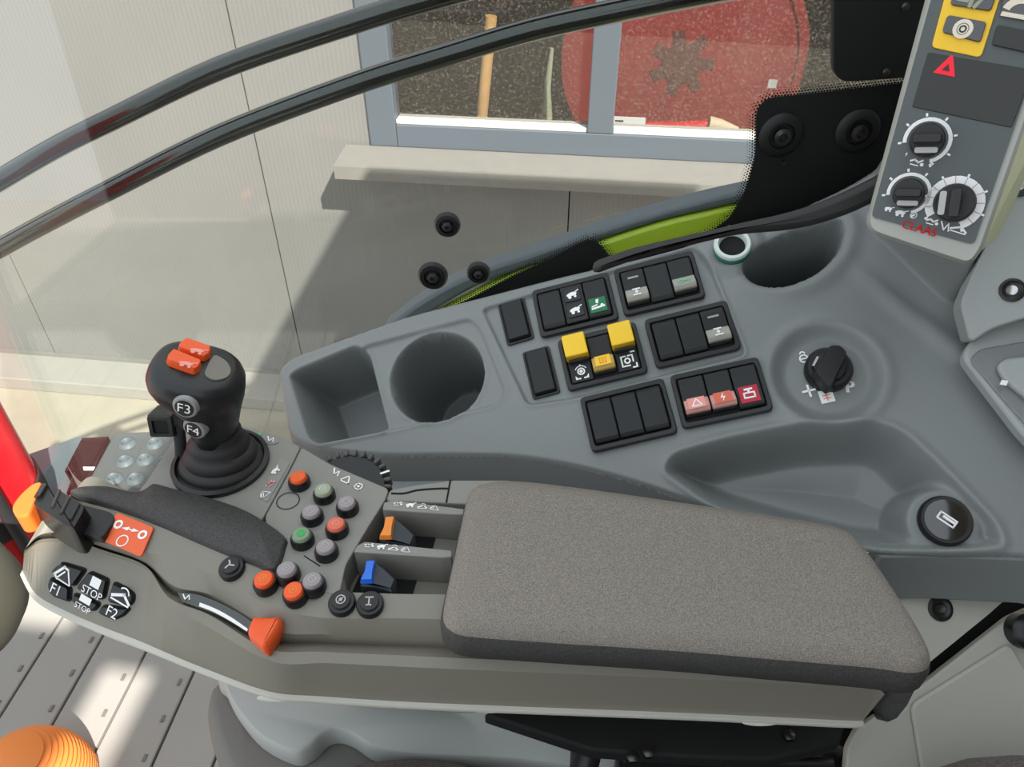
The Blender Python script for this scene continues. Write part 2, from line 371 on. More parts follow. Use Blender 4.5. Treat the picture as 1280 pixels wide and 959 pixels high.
# window with aluminium frame
win = thing('window_1', None, None, PW.M(0, WZ0, 0), kind='structure')
def wbox(name, x0, x1, z0, z1, h0, h1, m, bev=0.003): return mk(name, G().box((x0, z0-WZ0, h0), (x1, z1-WZ0, h1)), m, win, world=False, smooth=0, bevel=bev)
wbox('frame_jamb', WX0, WX0+.085, WZ0+.0005, WZ1, -.06, .012, m_alu); wbox('frame_jamb', WX1-.085, WX1, WZ0+.0005, WZ1, -.06, .012, m_alu)
wbox('bottom_rail', WX0+.086, WX1-.086, WZ0+.0005, WZ0+.07, -.06, .012, m_alu); wbox('head_rail', WX0+.086, WX1-.086, WZ1-.07, WZ1, -.06, .012, m_alu)
wbox('mullion', -.052, .024, WZ0+.0705, WZ1-.071, -.058, .010, m_alu)
wbox('glazing_bead', WX0+.086, -.053, WZ0+.0705, WZ0+.083, -.05, .004, m_trim, .001); wbox('glazing_bead', .025, WX1-.086, WZ0+.0705, WZ0+.083, -.05, .004, m_trim, .001)
wbox('pane', WX0+.0855, -.0525, WZ0+.084, WZ1-.071, -.03, -.026, m_shopglass, 0); wbox('pane', .0245, WX1-.0855, WZ0+.084, WZ1-.071, -.03, -.026, m_shopglass, 0)
g = G().prism([(0.01, 0), (.15, -.012), (.15, -.052), (.147, -.052), (.147, -.0145), (.01, -.004)], -0.80, 1.1, PW.M(0, WZ0, 0) @ Matrix(((0, 0, 1, 0), (0, 1, 0, 0), (1, 0, 0, 0), (0, 0, 0, 1))))
mk('trim_3', g, m_sill, None, smooth=0, kind='structure')
# the store room behind the glass
gi = G()
for a, b in (((-1.3, -1.9, -2.3), (2.2, 0.8, -2.25)), ((-1.35, -1.9, -2.3), (-1.3, .8, -.125)), ((2.2, -1.9, -2.3), (2.25, .8, -.125)), ((-1.3, -1.9, -2.3), (2.2, -1.85, -.125)), ((-1.3, .78, -2.3), (2.2, .83, -.125))):
    gi.box(a, b, PW.M())
mk('wall_store', gi, m_dark, None, smooth=0, kind='structure')
shelf = thing('work_bench', 'dark bench top under the shop window, inside behind the glass', 'bench', PW.M(0, -1.85, 0))
mk('bench_top', G().box((-.7, .85, -.36), (1.6, .89, -.14)), m_dark, shelf, world=False, smooth=0)
for x, h in ((-.65, -.35), (1.5, -.35), (-.65, -.2), (1.5, -.2)): mk('leg', G().box((x, 0.001, h), (x+.06, .8495, h+.06)), m_dark, shelf, world=False, smooth=0)
# red reel: two flanges on a drum
PR = PW.up(-0.42)
u0, v0 = PR.uv(850, 92); rr = 0.395
reel = thing('cable_reel', 'large dusty red steel reel standing behind the right shop window pane', 'reel', PR.M(u0, v0+.04))
for h0, h1 in ((0, .02), (-.3, -.28)):
    mk('flange', G().lathe([(.03, h0), (rr-.03, h0), (rr-.03, h0-.006), (rr, h0-.006), (rr, h1+.006), (rr-.03, h1+.006), (rr-.03, h1), (.03, h1)], 64), m_reel, reel, world=False)
mk('drum', G().lathe([(.2, -.281), (.2, -.001)], 40), m_reel, reel, world=False)
gs = G()
for k in range(7):
    a = k*2*math.pi/7; gs.prism([(x*math.cos(a)-y*math.sin(a), x*math.sin(a)+y*math.cos(a)) for x, y in rect(.065, .036, .070, 0)], .0205, .024)
gs.lathe([(.064, .0205), (.064, .026)], 30); mk('hub', gs, P('dusty_hub', 92, 44, 38, rough=.8), reel, world=False, smooth=0)
mk('stand', G().box((-.04, -1.849-v0-.04, -.2), (.04, 0, -.1)).box((-.3, -1.849-v0-.04, -.28), (.3, -1.80-v0-.04, -.02)), m_dark, reel, world=False, smooth=0)
a0, b0 = PR.up(.03).uv(966, 106); mk('sticker', G().prism(rect(.028, .028, a0-u0, b0-v0-.04), .0205, .0215), m_greyp, reel, world=False, smooth=0)
P1 = PW.up(-0.16)
g = G().tube([P1.at(612, 52), P1.at(606, 105), P1.at(601, 154)], .017); 
g = G().tube([P1.w(*P1.uv(614, 20)), P1.w(*P1.uv(602, 150)), P1.w(P1.uv(602, 150)[0]-.01, -.958)], .018)
mk('broom_handle', g, m_wood, None, label='pale wooden handle leaning behind the left shop window pane', cat='handle')
g = G().tube([P1.w(*P1.uv(690, 60, -.2), -.2), P1.w(*P1.uv(684, 110, -.2), -.2), P1.w(P1.uv(684, 130, -.2)[0], -.956, -.2)], [.006, .012, .02])
mk('dusty_hose', g, m_sage, None, label='thin dusty rod hanging behind the left shop window pane, right of the wooden handle', cat='rod')
# things lying on the inner window board
t = thing('red_clamp', 'red and cream tool lying on the bench behind the right shop window pane', 'tool', P1.w(*P1.uv(868, 158), 0))
g = G().tube([P1.at(800, 160), P1.at(850, 161), P1.at(885, 158)], [.02, .022, .02]); mk('body', g, m_redpaint, t)
g = G().tube([P1.at(886, 155, .005), P1.at(900, 157, .005), P1.at(922, 163, .005)], [.024, .02, .01]); mk('nozzle', g, P('cream_cloth', 214, 196, 164, rough=.7), t)
g = G(); u1, v1 = P1.uv(785, 156, .03); g.prism(rnd(rect(.105, .05, u1, v1), .006), .03, .034, P1.M())
t = thing('paper_tag', 'small white label card at the foot of the right window pane', 'label', P1.w(u1, v1-.025, .03)); mk('card', g, m_white, t, smooth=0)
mk('mark', print_(G(), P1.M(u1-.028, v1, .034), [('l', -.5, .6, .5, .6, .3), ('l', -.3, .2, -.3, -.5, .2), ('l', .3, .2, .3, -.5, .2)], .02), m_dark, t, smooth=0)

# ================================================================== CAB SHELL
FZ = -0.95
floor = thing('floor', None, None, (0, 0, Z0+FZ), kind='structure')
mk('floor_base', G().box((-1.25, -1.1, Z0+FZ-.05), (1.1, .70, Z0+FZ-.008)), m_dgrey, floor, smooth=0)
FP = HP(FZ)
lines = [((81, 767), (0, 894)), ((131, 787), (58, 921)), ((186, 811), (138, 897)), ((241, 839), (193, 952))]
L = [(Vector(FP.uv(*a)), Vector(FP.uv(*b))) for a, b in lines]
d0 = sum(((b-a).normalized() for a, b in L), Vector((0, 0))).normalized(); nrm = Vector((-d0.y, d0.x))
offsets = sorted((a+b).dot(nrm)/2 for a, b in L); step = (offsets[-1]-offsets[0])/3
edges = [offsets[0]-k*step for k in range(8, 0, -1)] + offsets + [offsets[-1]+k*step for k in range(1, 9)]
def clip(poly, inside, cut):
    out = []
    for i in range(len(poly)):
        a, b = poly[i-1], poly[i]
        if inside(a) != inside(b): out.append(cut(a, b))
        if inside(b): out.append(b)
    return out
for q0, q1 in zip(edges, edges[1:]):
    q0 += .0018; q1 -= .0018
    p = [d0*-3+nrm*q0, d0*3+nrm*q0, d0*3+nrm*q1, d0*-3+nrm*q1]
    for ax, lim, sg in ((0, -1.2, 1), (0, 1.05, -1), (1, -1.05, 1), (1, .695, -1)):
        p = clip(p, lambda a: sg*(a[ax]-lim) >= 0, lambda a, b: a+(b-a)*((lim-a[ax])/(b[ax]-a[ax]))) if p else p
    if len(p) > 2: mk('floor_strip', G().prism([tuple(a) for a in p], -.0079, 0, FP.M()), m_mat, floor, smooth=0, bevel=.0012, seg=1)
gd = G()
for q in offsets:              # small raised dashes beside each groove
    for k in range(-14, 15):
        c = nrm*(q-.012)+d0*(k*.05); 
        if -1.1 < c.x < .9 and -1 < c.y < .65: gd.prism([tuple(c+d0*x+nrm*y) for x, y in rect(.009, .004)], .0001, .0016, FP.M())
mk('grip_dash', gd, m_dgrey, floor, smooth=0, kind='stuff')
# unseen cab roof, cut to cast the needed shade; hatch added to sun the floor
RZ = 0.83
MW = Matrix(((WS.x, WN.x, 0, 0), (WS.y, WN.y, 0, 0), (0, 0, 1, Z0), (0, 0, 0, 1)))
def roofsn(px, py):
    p = hz(px, py, FZ); p = p + SUN*((Z0+RZ-p.z)/SUN.z); return p.dot(WS), p.dot(WN)
hp = [roofsn(*q) for q in ((120, 795), (205, 800), (150, 905), (118, 985), (30, 1000))]
hs0, hs1 = min(p[0] for p in hp), max(p[0] for p in hp); hn0, hn1 = min(p[1] for p in hp), max(p[1] for p in hp)
gr = G()
for a, b in (((.46, hn1), (1.43, .64)), ((.2, -1.5), (1.43, hn0)), ((.2, hn0), (hs0, hn1)), ((hs1, hn0), (1.43, hn1))):
    gr.box((a[0], a[1], RZ-.06), (b[0], b[1], RZ), MW)
mk('shade_wall_right', G().box((1.08, -1.1, Z0+FZ), (1.12, .5, Z0+.60)), m_dgrey, None, smooth=0, kind='structure')  # unseen wall, raised to darken the right side of the cab
mk('shade_wall_back', G().box((-1.25, -1.14, Z0+FZ), (1.12, -1.1, Z0-.15)).box((.35, -1.14, Z0-.15), (1.12, -1.1, Z0+.60)), m_dgrey, None, smooth=0, kind='structure')  # unseen wall, added to darken the glass reflection and the right rear
mk('shade_roof', gr, m_cream, None, smooth=0, kind='structure')

# glossy black rails outside the glass
PRL = Plane((0, .76, Z0), (0, -1, .0))
for pts, r, lab in (([(-420, 900), (-380, 620), (-290, 450), (-170, 335), (-60, 262), (0, 225), (70, 184), (138, 150), (275, 85), (440, 28), (545, -4), (640, -28), (760, -52), (900, -72)], .0105, 'upper glossy black curved tube crossing in front of the shop wall'),
                    ([(-340, 900), (-310, 690), (-240, 520), (-150, 415), (-60, 345), (0, 310), (70, 272), (138, 237), (275, 169), (440, 106), (557, 69), (661, 38), (764, 15), (870, -6), (960, -22), (1080, -38), (1220, -50)], .0105, 'lower glossy black curved tube crossing in front of the window frame')):
    pp = [PRL.at(*q) for q in pts]
    mk('grab_rail', G().tube(spl(pp, 6, False), r, 16), m_gloss, None, label=lab, cat='rail', group='black tubes outside the cab glass')

# cab side glass with black print, bolts
PG = Plane((0, .60, Z0), (.0, -1, .05))
glass = thing('window_2', None, None, PG.M(), kind='structure')
mk('pane', G().box((-.95, -.62, -.005), (.75, .72, 0), PG.M()), m_cabglass, glass, smooth=0)
def on_glass(pl, h=0.0): return [PG.uv(x, y) for x, y in pl]
frA = on_glass([(945, 140), (952, 127), (965, 121), (1000, 118), (1060, 111), (1145, 101), (1260, 90), (1260, 330), (1000, 345), (800, 345), (780, 322), (840, 307), (885, 292), (912, 272), (931, 240), (944, 195)])
frB = on_glass([(520, 405), (590, 372), (640, 345), (690, 322), (720, 306), (738, 298), (750, 304), (764, 324), (800, 345), (700, 400), (560, 420)])
for p in (frA, frB): mk('black_border', G().prism(rnd(p, .006), .0004, .0012, PG.M()), m_frit, glass, smooth=0)
gd = G()
def dots(path):
    P2 = [Vector(q) for q in on_glass(path)]
    for a, b in zip(P2, P2[1:]):
        n = max(1, int((b-a).length/.0022)); t = (b-a).normalized(); nn = Vector((-t.y, t.x))
        for i in range(n):
            for r, (dd, rad) in enumerate(((.0006, .00115), (.0026, .0009), (.0046, .00065), (.0064, .0004))):
                c = a+(b-a)*((i+.5*(r % 2))/n)+nn*dd; gd.add([PG.w(c.x+rad*x, c.y+rad*y, .0008) for x, y in ((1, 0), (0, 1), (-1, 0), (0, -1))], [[0, 1, 2, 3]])
dots([(780, 322), (840, 307), (885, 292), (912, 272), (931, 240), (944, 195), (945, 140), (952, 127), (965, 121), (1000, 118), (1060, 111), (1145, 101)])
dots([(520, 405), (590, 372), (640, 345), (690, 322), (720, 306), (738, 298), (750, 304), (764, 324)])
mk('dotted_edge', gd, m_frit, glass, smooth=0, kind='stuff')
for px, py, r in ((559, 282, .0105), (541, 346, .0125), (598, 342, .0098), (977, 170, .0165), (1073, 165, .0165)):
    u, v = PG.uv(px, py, .004); dark = px > 900
    b = mk('glass_bolt', G().lathe([(r*1.05, .0013), (r*1.05, .003), (r*.9, .0055), (r*.62, .006), (r*.55, .0035)], 28, PG.M(u, v)), m_frit if dark else m_black, glass)
    mk('bolt_socket', G().lathe([(r*.42, .0036), (r*.40, .0075), (r*.2, .0085), (r*.16, .006)], 6 if not dark else 12, PG.M(u, v)), m_darksteel if dark else m_rubber, b)
u, v = PG.uv(979, 204, .002); mk('small_stud', G().lathe([(.0025, .0013), (.002, .003)], 12, PG.M(u, v)), m_darksteel, glass)
# lime bodywork just outside the glass
PB = Plane((0, .70, Z0), (0, -1, .15))
def band(name, top, bot, th, m, parent, pl=PB, bev=.004):
    return mk(name, G().prism(spl([pl.uv(*q) for q in top], 4, False)+spl([pl.uv(*q) for q in bot], 4, False), -th, 0, pl.M()), m, parent, bevel=bev)
body = thing('side_bodywork', 'lime green machine bodywork with a grey top strip just outside the cab glass', 'bodywork', PB.w(*PB.uv(760, 360), -.04))
band('grey_strip', [(480, 412), (530, 374), (590, 343), (650, 322), (710, 302), (760, 284), (830, 263), (890, 247), (960, 232)], [(960, 246), (890, 262), (830, 276), (760, 298), (710, 317), (650, 338), (590, 362), (530, 398), (480, 435)], .03, m_slate, body)
band('lime_panel', [(500, 422), (560, 385), (640, 344), (710, 319), (760, 300), (830, 278), (890, 264), (960, 248)], [(960, 285), (890, 300), (830, 312), (760, 330), (640, 400), (560, 440)], .05, m_lime, body)
# rubber seal at the foot of the glass
PS = Plane((0, .592, Z0), (0, -1, .6))
band('window_seal', [(744, 327), (800, 308), (870, 292), (930, 278), (1000, 262), (1060, 240), (1120, 210)], [(1120, 240), (1060, 268), (1000, 285), (930, 292), (870, 305), (800, 323), (744, 343)], .02, m_rubber, None, PS)
bpy.context.scene.objects['window_seal']['label'] = 'dark rubber seal strip between the side console and the lower glass edge'; bpy.context.scene.objects['window_seal']['category'] = 'seal'
# black cover plate
t = thing('cover_plate', 'black rectangular plate with small screws, top right beside the control terminal', 'plate', PG.M(*PG.uv(1100, 50), .0))
q = [PG.uv(x, y, .012) for x, y in ((1040, -60), (1040, 88), (1052, 102), (1200, 92), (1200, -60))]
mk('plate', G().prism(rnd(q, .006), .008, .014, PG.M()), m_frit, t, bevel=.001)
for px, py in ((1131, 8), (1107, 90)):
    u, v = PG.uv(px, py, .014); mk('screw', G().lathe([(.003, .0141), (.0028, .0155), (.001, .0165)], 14, PG.M(u, v)), m_darksteel, t)

# ================================================================== SIDE CONSOLE (height field over its sloping plane)
PC = Plane(EYE + Vector((0.13291667, 0.46576313, -0.34645956)), (-0.20364023, -0.48078817, 0.85286188), (0.96460206, 0.05055265, 0.25881905))
def sdf(U, V, poly):           # signed distance, negative inside
    p = np.array(poly); q = np.roll(p, -1, 0)
    d = np.full(U.shape, 1e9); ins = np.zeros(U.shape, bool)
    for (x0, y0), (x1, y1) in zip(p, q):
        ex, ey = x1-x0, y1-y0; l2 = ex*ex+ey*ey+1e-14
        t = np.clip(((U-x0)*ex+(V-y0)*ey)/l2, 0, 1)
        d = np.minimum(d, (U-x0-t*ex)**2+(V-y0-t*ey)**2)
        cnd = ((y0 > V) != (y1 > V)) & (U < (x1-x0)*(V-y0)/((y1-y0) if y1 != y0 else 1e-14)+x0); ins ^= cnd
    d = np.sqrt(d); return np.where(ins, -d, d)
def sst(d, w0, w1):            # 0 at w0 ... 1 at w1
    t = np.clip((d-w0)/(w1-w0), 0, 1); return t*t*(3-2*t)
def cuv(pl, k=5, h=0): return spl([PC.uv(x, y, h) for x, y in pl], k)
def cuvr(pl, r, h=0): return rnd([PC.uv(x, y, h) for x, y in pl], r, 5)
c_out = cuvr([(347, 462), (364, 446), (510, 394), (600, 371), (700, 345), (800, 322), (868, 304), (912, 281), (1000, 262), (1062, 240), (1150, 190), (1330, 120), (1400, 300), (1400, 720), (1300, 697), (1095, 693), (1000, 672), (890, 640), (830, 616), (760, 594), (700, 580), (640, 571), (560, 570), (480, 572), (388, 562), (360, 545)], .02)
c_tray1 = cuvr([(360, 470), (372, 461), (446, 430), (462, 440), (486, 535), (480, 541), (396, 557), (384, 548)], .008)
c_cuparea = cuvr([(449, 433), (588, 396), (602, 410), (634, 490), (622, 507), (474, 543)], .01)
c_pad = cuvr([(600, 386), (870, 307), (888, 330), (935, 445), (719, 500), (658, 509)], .007)
cupc = PC.uv(545, 470); 
c_big = cuvr([(826, 590), (838, 566), (900, 547), (1000, 527), (1095, 524), (1132, 538), (1185, 588), (1248, 655), (1258, 684), (1200, 690), (1095, 691), (1000, 668), (890, 636)], .016)
c_bowl2 = cuv([(931, 330), (935, 348), (955, 358), (985, 357), (1020, 342), (1044, 318), (1052, 296), (1046, 282), (1012, 285), (965, 302)], 5)
c_mount = cuvr([(1085, 286), (1192, 384), (1216, 346), (1420, 240), (1400, 60), (1100, 190)], .012)
stp = .00125
us = np.arange(-.36, .37, stp); vs = np.arange(-.235, .26, stp); U, V = np.meshgrid(us, vs)
S = sdf(U, V, c_out)
Hh = np.zeros(U.shape)
ra, rb = np.array(PC.uv(1040, 320)), np.array(PC.uv(1200, 440))
tt = (rb-ra)/np.linalg.norm(rb-ra); dl = (U-ra[0])*(-tt[1])+(V-ra[1])*tt[0]            # ridge line to the right of the dial
Hh += .20*np.clip(dl, 0, .1)*sst(dl, 0, .03) + .004*np.exp(-(dl/.008)**2)*sst(U, PC.uv(1050, 340)[0], PC.uv(1120, 360)[0])
Hh += .05*sst(-sdf(U, V, c_mount), -.004, .010)
d = sdf(U, V, c_pad); Hh += -.0028*sst(-d, 0, .003) + .0012*np.exp(-(d/.0018)**2)
d = sdf(U, V, c_cuparea); Hh += -.003*sst(-d, -.001, .004)+.0008*np.exp(-(d/.002)**2)
d = sdf(U, V, c_tray1); Hh += -.068*sst(-d, 0, .014)+.0012*np.exp(-(d/.002)**2)
cr = .0385; d = np.hypot(U-cupc[0], V-cupc[1])-cr; Hh += -.125*sst(-d, -.001, .005)+.0008*np.exp(-((d-.002)/.002)**2)
d = sdf(U, V, c_bowl2); Hh += -.11*sst(-d, -.001, .005)+.003*np.exp(-((d-.006)/.007)**2)
gc = PC.uv(915, 311); d = np.hypot(U-gc[0], V-gc[1]); Hh += .004*sst(-d, -.028, -.018)
dc = PC.uv(1034, 466); d = np.hypot(U-dc[0], V-dc[1]); Hh += -.0065*sst(-d, -.040, -.027)+.0016*np.exp(-((d-.041)/.005)**2)
d = sdf(U, V, c_big); bowl = -.040*sst(-d, 0, .024)-.006*sst(-d, .024, .05)
ub = PC.uv(1180, 652); db = np.hypot(U-ub[0], V-ub[1]); bowl = bowl*sst(db, .020, .032) - .004*sst(-d, 0, .006)*(1-sst(db, .020, .032))
Hh += bowl+.0016*np.exp(-(d/.003)**2)
Hh -= .003*sst(S, -.004, 0)**2
_P = PC.up(.022); lid_px = ((1203, 446), (1211, 428), (1236, 407), (1285, 390), (1420, 380), (1440, 640), (1330, 590), (1280, 546))
d = sdf(U, V, ccw([_P.uv(*q) for q in lid_px])); Hh = np.where(d < .004, np.minimum(Hh, .0085), Hh)      # seat for the lid
keep = S < stp*.75
gx, gy = np.gradient(S, stp, stp)[1], np.gradient(S, stp, stp)[0]
edge = keep & (S > -stp*.75); Us = np.where(edge, U-S*gx, U); Vs = np.where(edge, V-S*gy, V)
idx = -np.ones(U.shape, int); idx[keep] = np.arange(keep.sum())
o_, u_, v_, n_ = (np.array(x) for x in (PC.o, PC.U, PC.V, PC.N))
pts = o_+Us[keep][:, None]*u_+Vs[keep][:, None]*v_+Hh[keep][:, None]*n_
a, b, c, dd = idx[:-1, :-1], idx[:-1, 1:], idx[1:, 1:], idx[1:, :-1]
ok = (a >= 0) & (b >= 0) & (c >= 0) & (dd >= 0); quads = np.stack([a[ok], b[ok], c[ok], dd[ok]], 1)
console = thing('side_console', 'grey-blue moulded side console with cup holder, switches and open trays beside the armrest', 'console', PC.w(0, 0, -.12))
Minv = np.array(wm(console).inverted()); pts = pts@Minv[:3, :3].T+Minv[:3, 3]
me = bpy.data.meshes.new('console_top'); me.from_pydata(pts.tolist(), [], quads.tolist()); me.update(); me.shade_smooth(); me.materials.append(m_console)
ct = bpy.data.objects.new('console_top', me); C.objects.link(ct); ct.parent = console
def chh(u, v):                 # surface height of the console at local (u, v)
    i = int(round((v+.235)/stp)); j = int(round((u+.36)/stp)); return float(Hh[i, j])
rim = [PC.w(u, v, -.003) for u, v in ccw(c_out)]
g = G(); g.grid([[p+Vector((0, 0, -z)) for p in rim+rim[:1]] for z in (0, .004, .038)]); mk('side_wall', g, m_console, console)
# near lower ledge that runs under the armrest
near = [PC.at(x, y) for x, y in ((372, 556), (480, 572), (560, 570), (640, 571), (700, 580), (760, 594), (830, 616), (890, 640))]
near = [Vector(q) for q in spl(near, 5, False)]
g = G(); g.grid([[p+Vector((0, .01, -.026)) for p in near], [p+Vector((0, -.002, -.030)) for p in near], [p+Vector((0, -.03, -.036)) for p in near], [p+Vector((0, -.036, -.042)) for p in near], [p+Vector((0, -.036, -.07)) for p in near]])
mk('lower_ledge', g, P('ledge_plastic', 150, 158, 160, rough=.45), console)
g = G(); pp = [PC.at(x, y, -.003)+Vector((0, -.0015, 0)) for x, y in ((1097, 693), (1180, 692), (1300, 697), (1395, 716))]
g.rings([[p for p in pp]+[p+Vector((0, .012, 0)) for p in pp[::-1]], [p+Vector((0, -.004, -.042)) for p in pp]+[p+Vector((0, .012, -.042)) for p in pp[::-1]]])
mk('front_apron', g, m_console, console, bevel=.002)
# bottoms seen in the cups
# --- green-ringed socket and rotary ignition switch, USB socket
hgt = lambda x, y: chh(*PC.uv(x, y))
u, v = PC.uv(915, 311, .006); h0 = chh(u, v)
t = thing('power_socket', 'round socket with white and teal ring on the console beside the dark cup bowl', 'socket', PC.M(u, v, h0))
mk('teal_collar', G().lathe([(.0135, .0005), (.0145, .002), (.0145, .005), (.0125, .007)], 36, cap1=False, cap0=False), m_teal, t, world=False)
mk('white_ring', G().lathe([(.0136, .0055), (.0142, .0075), (.0132, .0095), (.0108, .0095), (.0098, .006), (.0098, .003)], 36, cap1=False, cap0=False), m_ringw, t, world=False)
mk('socket_well', G().lathe([(.0126, .0034), (.0098, .0036), (.004, .0030)], 28), m_hole, t, world=False)
u, v = PC.uv(1035, 463, -.004); h0 = chh(u, v)
t = thing('ignition_switch', 'black rotary ignition switch knob in a round dish on the console', 'switch', PC.M(u, v, h0+.0003))
mk('base_ring', G().lathe([(.0165, 0), (.0165, .006), (.0145, .0085), (.0115, .0085), (.0105, .004)], 40), m_black, t, world=False)
mk('knob_body', G().lathe([(.0112, .0042), (.0108, .011), (.0095, .012)], 36), m_rubber, t, world=False)
ang = math.radians(48)
pr = rnd([(-.021, -.006), (-.0165, -.0085), (.012, -.0075), (.0155, 0), (.012, .0075), (-.012, .0085)], .003)
R2 = Matrix.Rotation(ang, 4, 'Z')
gk = mk('grip_bar', G().prism(pr, .0085, .019, R2, p1=offs(ccw(pr), -.0016)), m_black, t, world=False, bevel=.0012)
mk('steel_fleck', G().prism([(x, y) for x, y in rect(.008, .0016, -.002, .0101)], .0121, .0127, R2), m_steel, t, world=False, smooth=0)
def cprint(px, py, sh, s, m=m_white, parent=console, name='printed_symbol', rot=0.0, extra=.0009):
    u, v = PC.uv(px, py); h = chh(u, v); u, v = PC.uv(px, py, h); h = chh(u, v)
    return label_mesh(name, PC.M(u, v, h+extra, rot), sh, s, m, parent, 0)
cprint(1062, 485, [('t', 'P', 0, 0, 1), ('t', 'P', .04, 0, 1), ('t', 'P', -.04, .02, 1)], .0125, rot=-.2); cprint(1011, 489, [('l', -.5, 0, .5, 0, .2), ('l', 0, -.5, 0, .5, .2)], .008)
cprint(1004, 447, [('c', 0, -.15, .34, .13), ('c', 0, .3, .2, .12, 0, 3.14), ('l', -.2, -.15, .2, -.15, .12)], .0085)
cprint(1033, 496, [('p', [(-.5, -.5), (.5, -.5), (.5, .2), (.1, .5), (-.5, .5)])], .0098, m_white)
cprint(1033, 496, [('l', -.3, -.2, .3, -.2, .1), ('l', -.3, .1, .3, .1, .1), ('l', 0, -.4, 0, .3, .1)], .0078, m_pink, extra=.0012)
u, v = PC.uv(1180, 652, -.004); h0 = chh(u, v)
t = thing('usb_socket', 'round black socket cover with a white plug symbol on the tray corner', 'socket', PC.M(u, v, h0+.0003))
mk('rim', G().lathe([(.0165, 0), (.0165, .003), (.015, .005), (.0135, .005)], 40), m_black, t, world=False)
mk('cap', G().lathe([(.0133, .001), (.0133, .0056), (.011, .0062)], 36), m_gloss, t, world=False)
label_mesh('plug_symbol', PC.M(u, v, h0+.0066, -.9), [('l', -.5, -.22, .5, -.22, .1), ('l', -.5, .22, .5, .22, .1), ('l', -.5, -.22, -.5, .22, .1), ('l', .5, -.22, .5, .22, .1), ('l', -.2, .05, .4, .05, .16)], .011, m_white, t, 0)

# --- switch blocks
def M_(x=0, y=0, z=0): return Matrix.Translation((x, y, z))
def rocker(parent, x, w, h, kind):
    w2, h2 = w/2-.0004, h/2
    def prof(pts, name='rocker', m=m_rocker, hw=w2, bev=.0009):      # side profile (y, z) swept across the rocker
        T = Matrix(((0, 0, 1, x), (1, 0, 0, 0), (0, 1, 0, 0), (0, 0, 0, 1)))
        return mk(name, G().prism(pts, -hw, hw, T), m, parent, world=False, smooth=0, bevel=bev)
    if kind == 'blank': return prof([(-h2, .001), (h2, .001), (h2, .0055), (h2-.003, .0078), (-h2+.003, .0072), (-h2, .0055)])
    if kind == 'pair':
        r = prof([(-h2, .001), (h2, .001), (h2, .0068), (-h2, .0068)])
        for y in (.0075, -.0065):
            mk('key', G().prism(rnd(rect(w*.72, .0118, x, y), .0015), .0065, .0078), m_black, r, world=False, smooth=0, bevel=.0004)
            label_mesh('symbol', wm(parent) @ M_(x, y, .0080), 'harv', .0088, m_white, r, 0)
        return r
    if kind in ('green', 'red'):
        r = prof([(-h2, .001), (h2, .001), (h2, .0062), (h2-.003, .0075), (-h2+.002, .0070), (-h2, .0055)])
        mk('lens', G().prism(rect(w*.72, .0125, x-.0004, -h2*.42), .0064, .0078), m_green if kind == 'green' else m_redlens, r, world=False, smooth=0)
        label_mesh('symbol', wm(parent) @ M_(x-.0004, -h2*.42, .0080), 'hand' if kind == 'green' else 'oil', .0092, m_white if kind == 'green' else m_white, r, 0)
        return r
    if kind == 'guard':
        r = prof([(-h2, .001), (h2, .001), (h2, .004), (-h2, .004)])
        mk('yellow_guard', G().prism(rnd(rect(w*.98, .0185, x, h2-.0062), .0015), .0035, .0150), m_yellow, r, world=False, smooth=0, bevel=.001)
        mk('guard_foot', G().box((x-w*.42, -.0012, .0035), (x+w*.42, h2-.016, .0095)), m_rubber, r, world=False, smooth=0, bevel=.0006)
        return r
    lens = {'silver': m_silver, 'greenkey': m_silver, 'pink': m_pinklens, 'bolt': m_pinklens, 'amber': m_amberlens}[kind]
    r = prof([(-h2+.002, .001), (h2, .001), (h2, .0060), (h2-.004, .0075), (-.0015, .0062), (-h2+.006, .0075), (-h2+.002, .004)])
    T = Matrix(((0, 0, 1, x), (1, 0, 0, 0), (0, 1, 0, 0), (0, 0, 0, 1)))
    mk('lens', G().prism([(-.0015, .006), (-.002, .0085), (-h2+.0065, .0110), (-h2+.0035, .009), (-h2+.0032, .006)], -w2*.98, w2*.98, T), lens, r, world=False, smooth=0, bevel=.0008)
    yc = (-.002-h2+.0065)/2; tilt = Matrix.Rotation(-math.atan2(.0025, h2-.0085), 4, 'X')
    ic = {'silver': ('axle', m_white), 'greenkey': ('key', P('green_print', 90, 215, 150, rough=.5)), 'pink': ('tri', m_white), 'bolt': ('bolt', m_white), 'amber': ('tank', m_orange2)}[kind]
    if kind in ('pink', 'bolt', 'amber'):
        mk('colour_field', G().prism(rect(w*.66, .0095), 0, .0003, M_(x, yc, .00985) @ tilt), {'pink': m_pink, 'bolt': m_salmon, 'amber': m_yellow}[kind], r, world=False, smooth=0)
    label_mesh('symbol', wm(parent) @ M_(x, yc, .01035) @ tilt, ic[0], .0078, ic[1], r, 0)
    if kind == 'silver': mk('slot_mark', G().prism(rect(w*.45, .0016, x, h2*.55), .0066, .0075), m_silver, r, world=False, smooth=0)
    return r
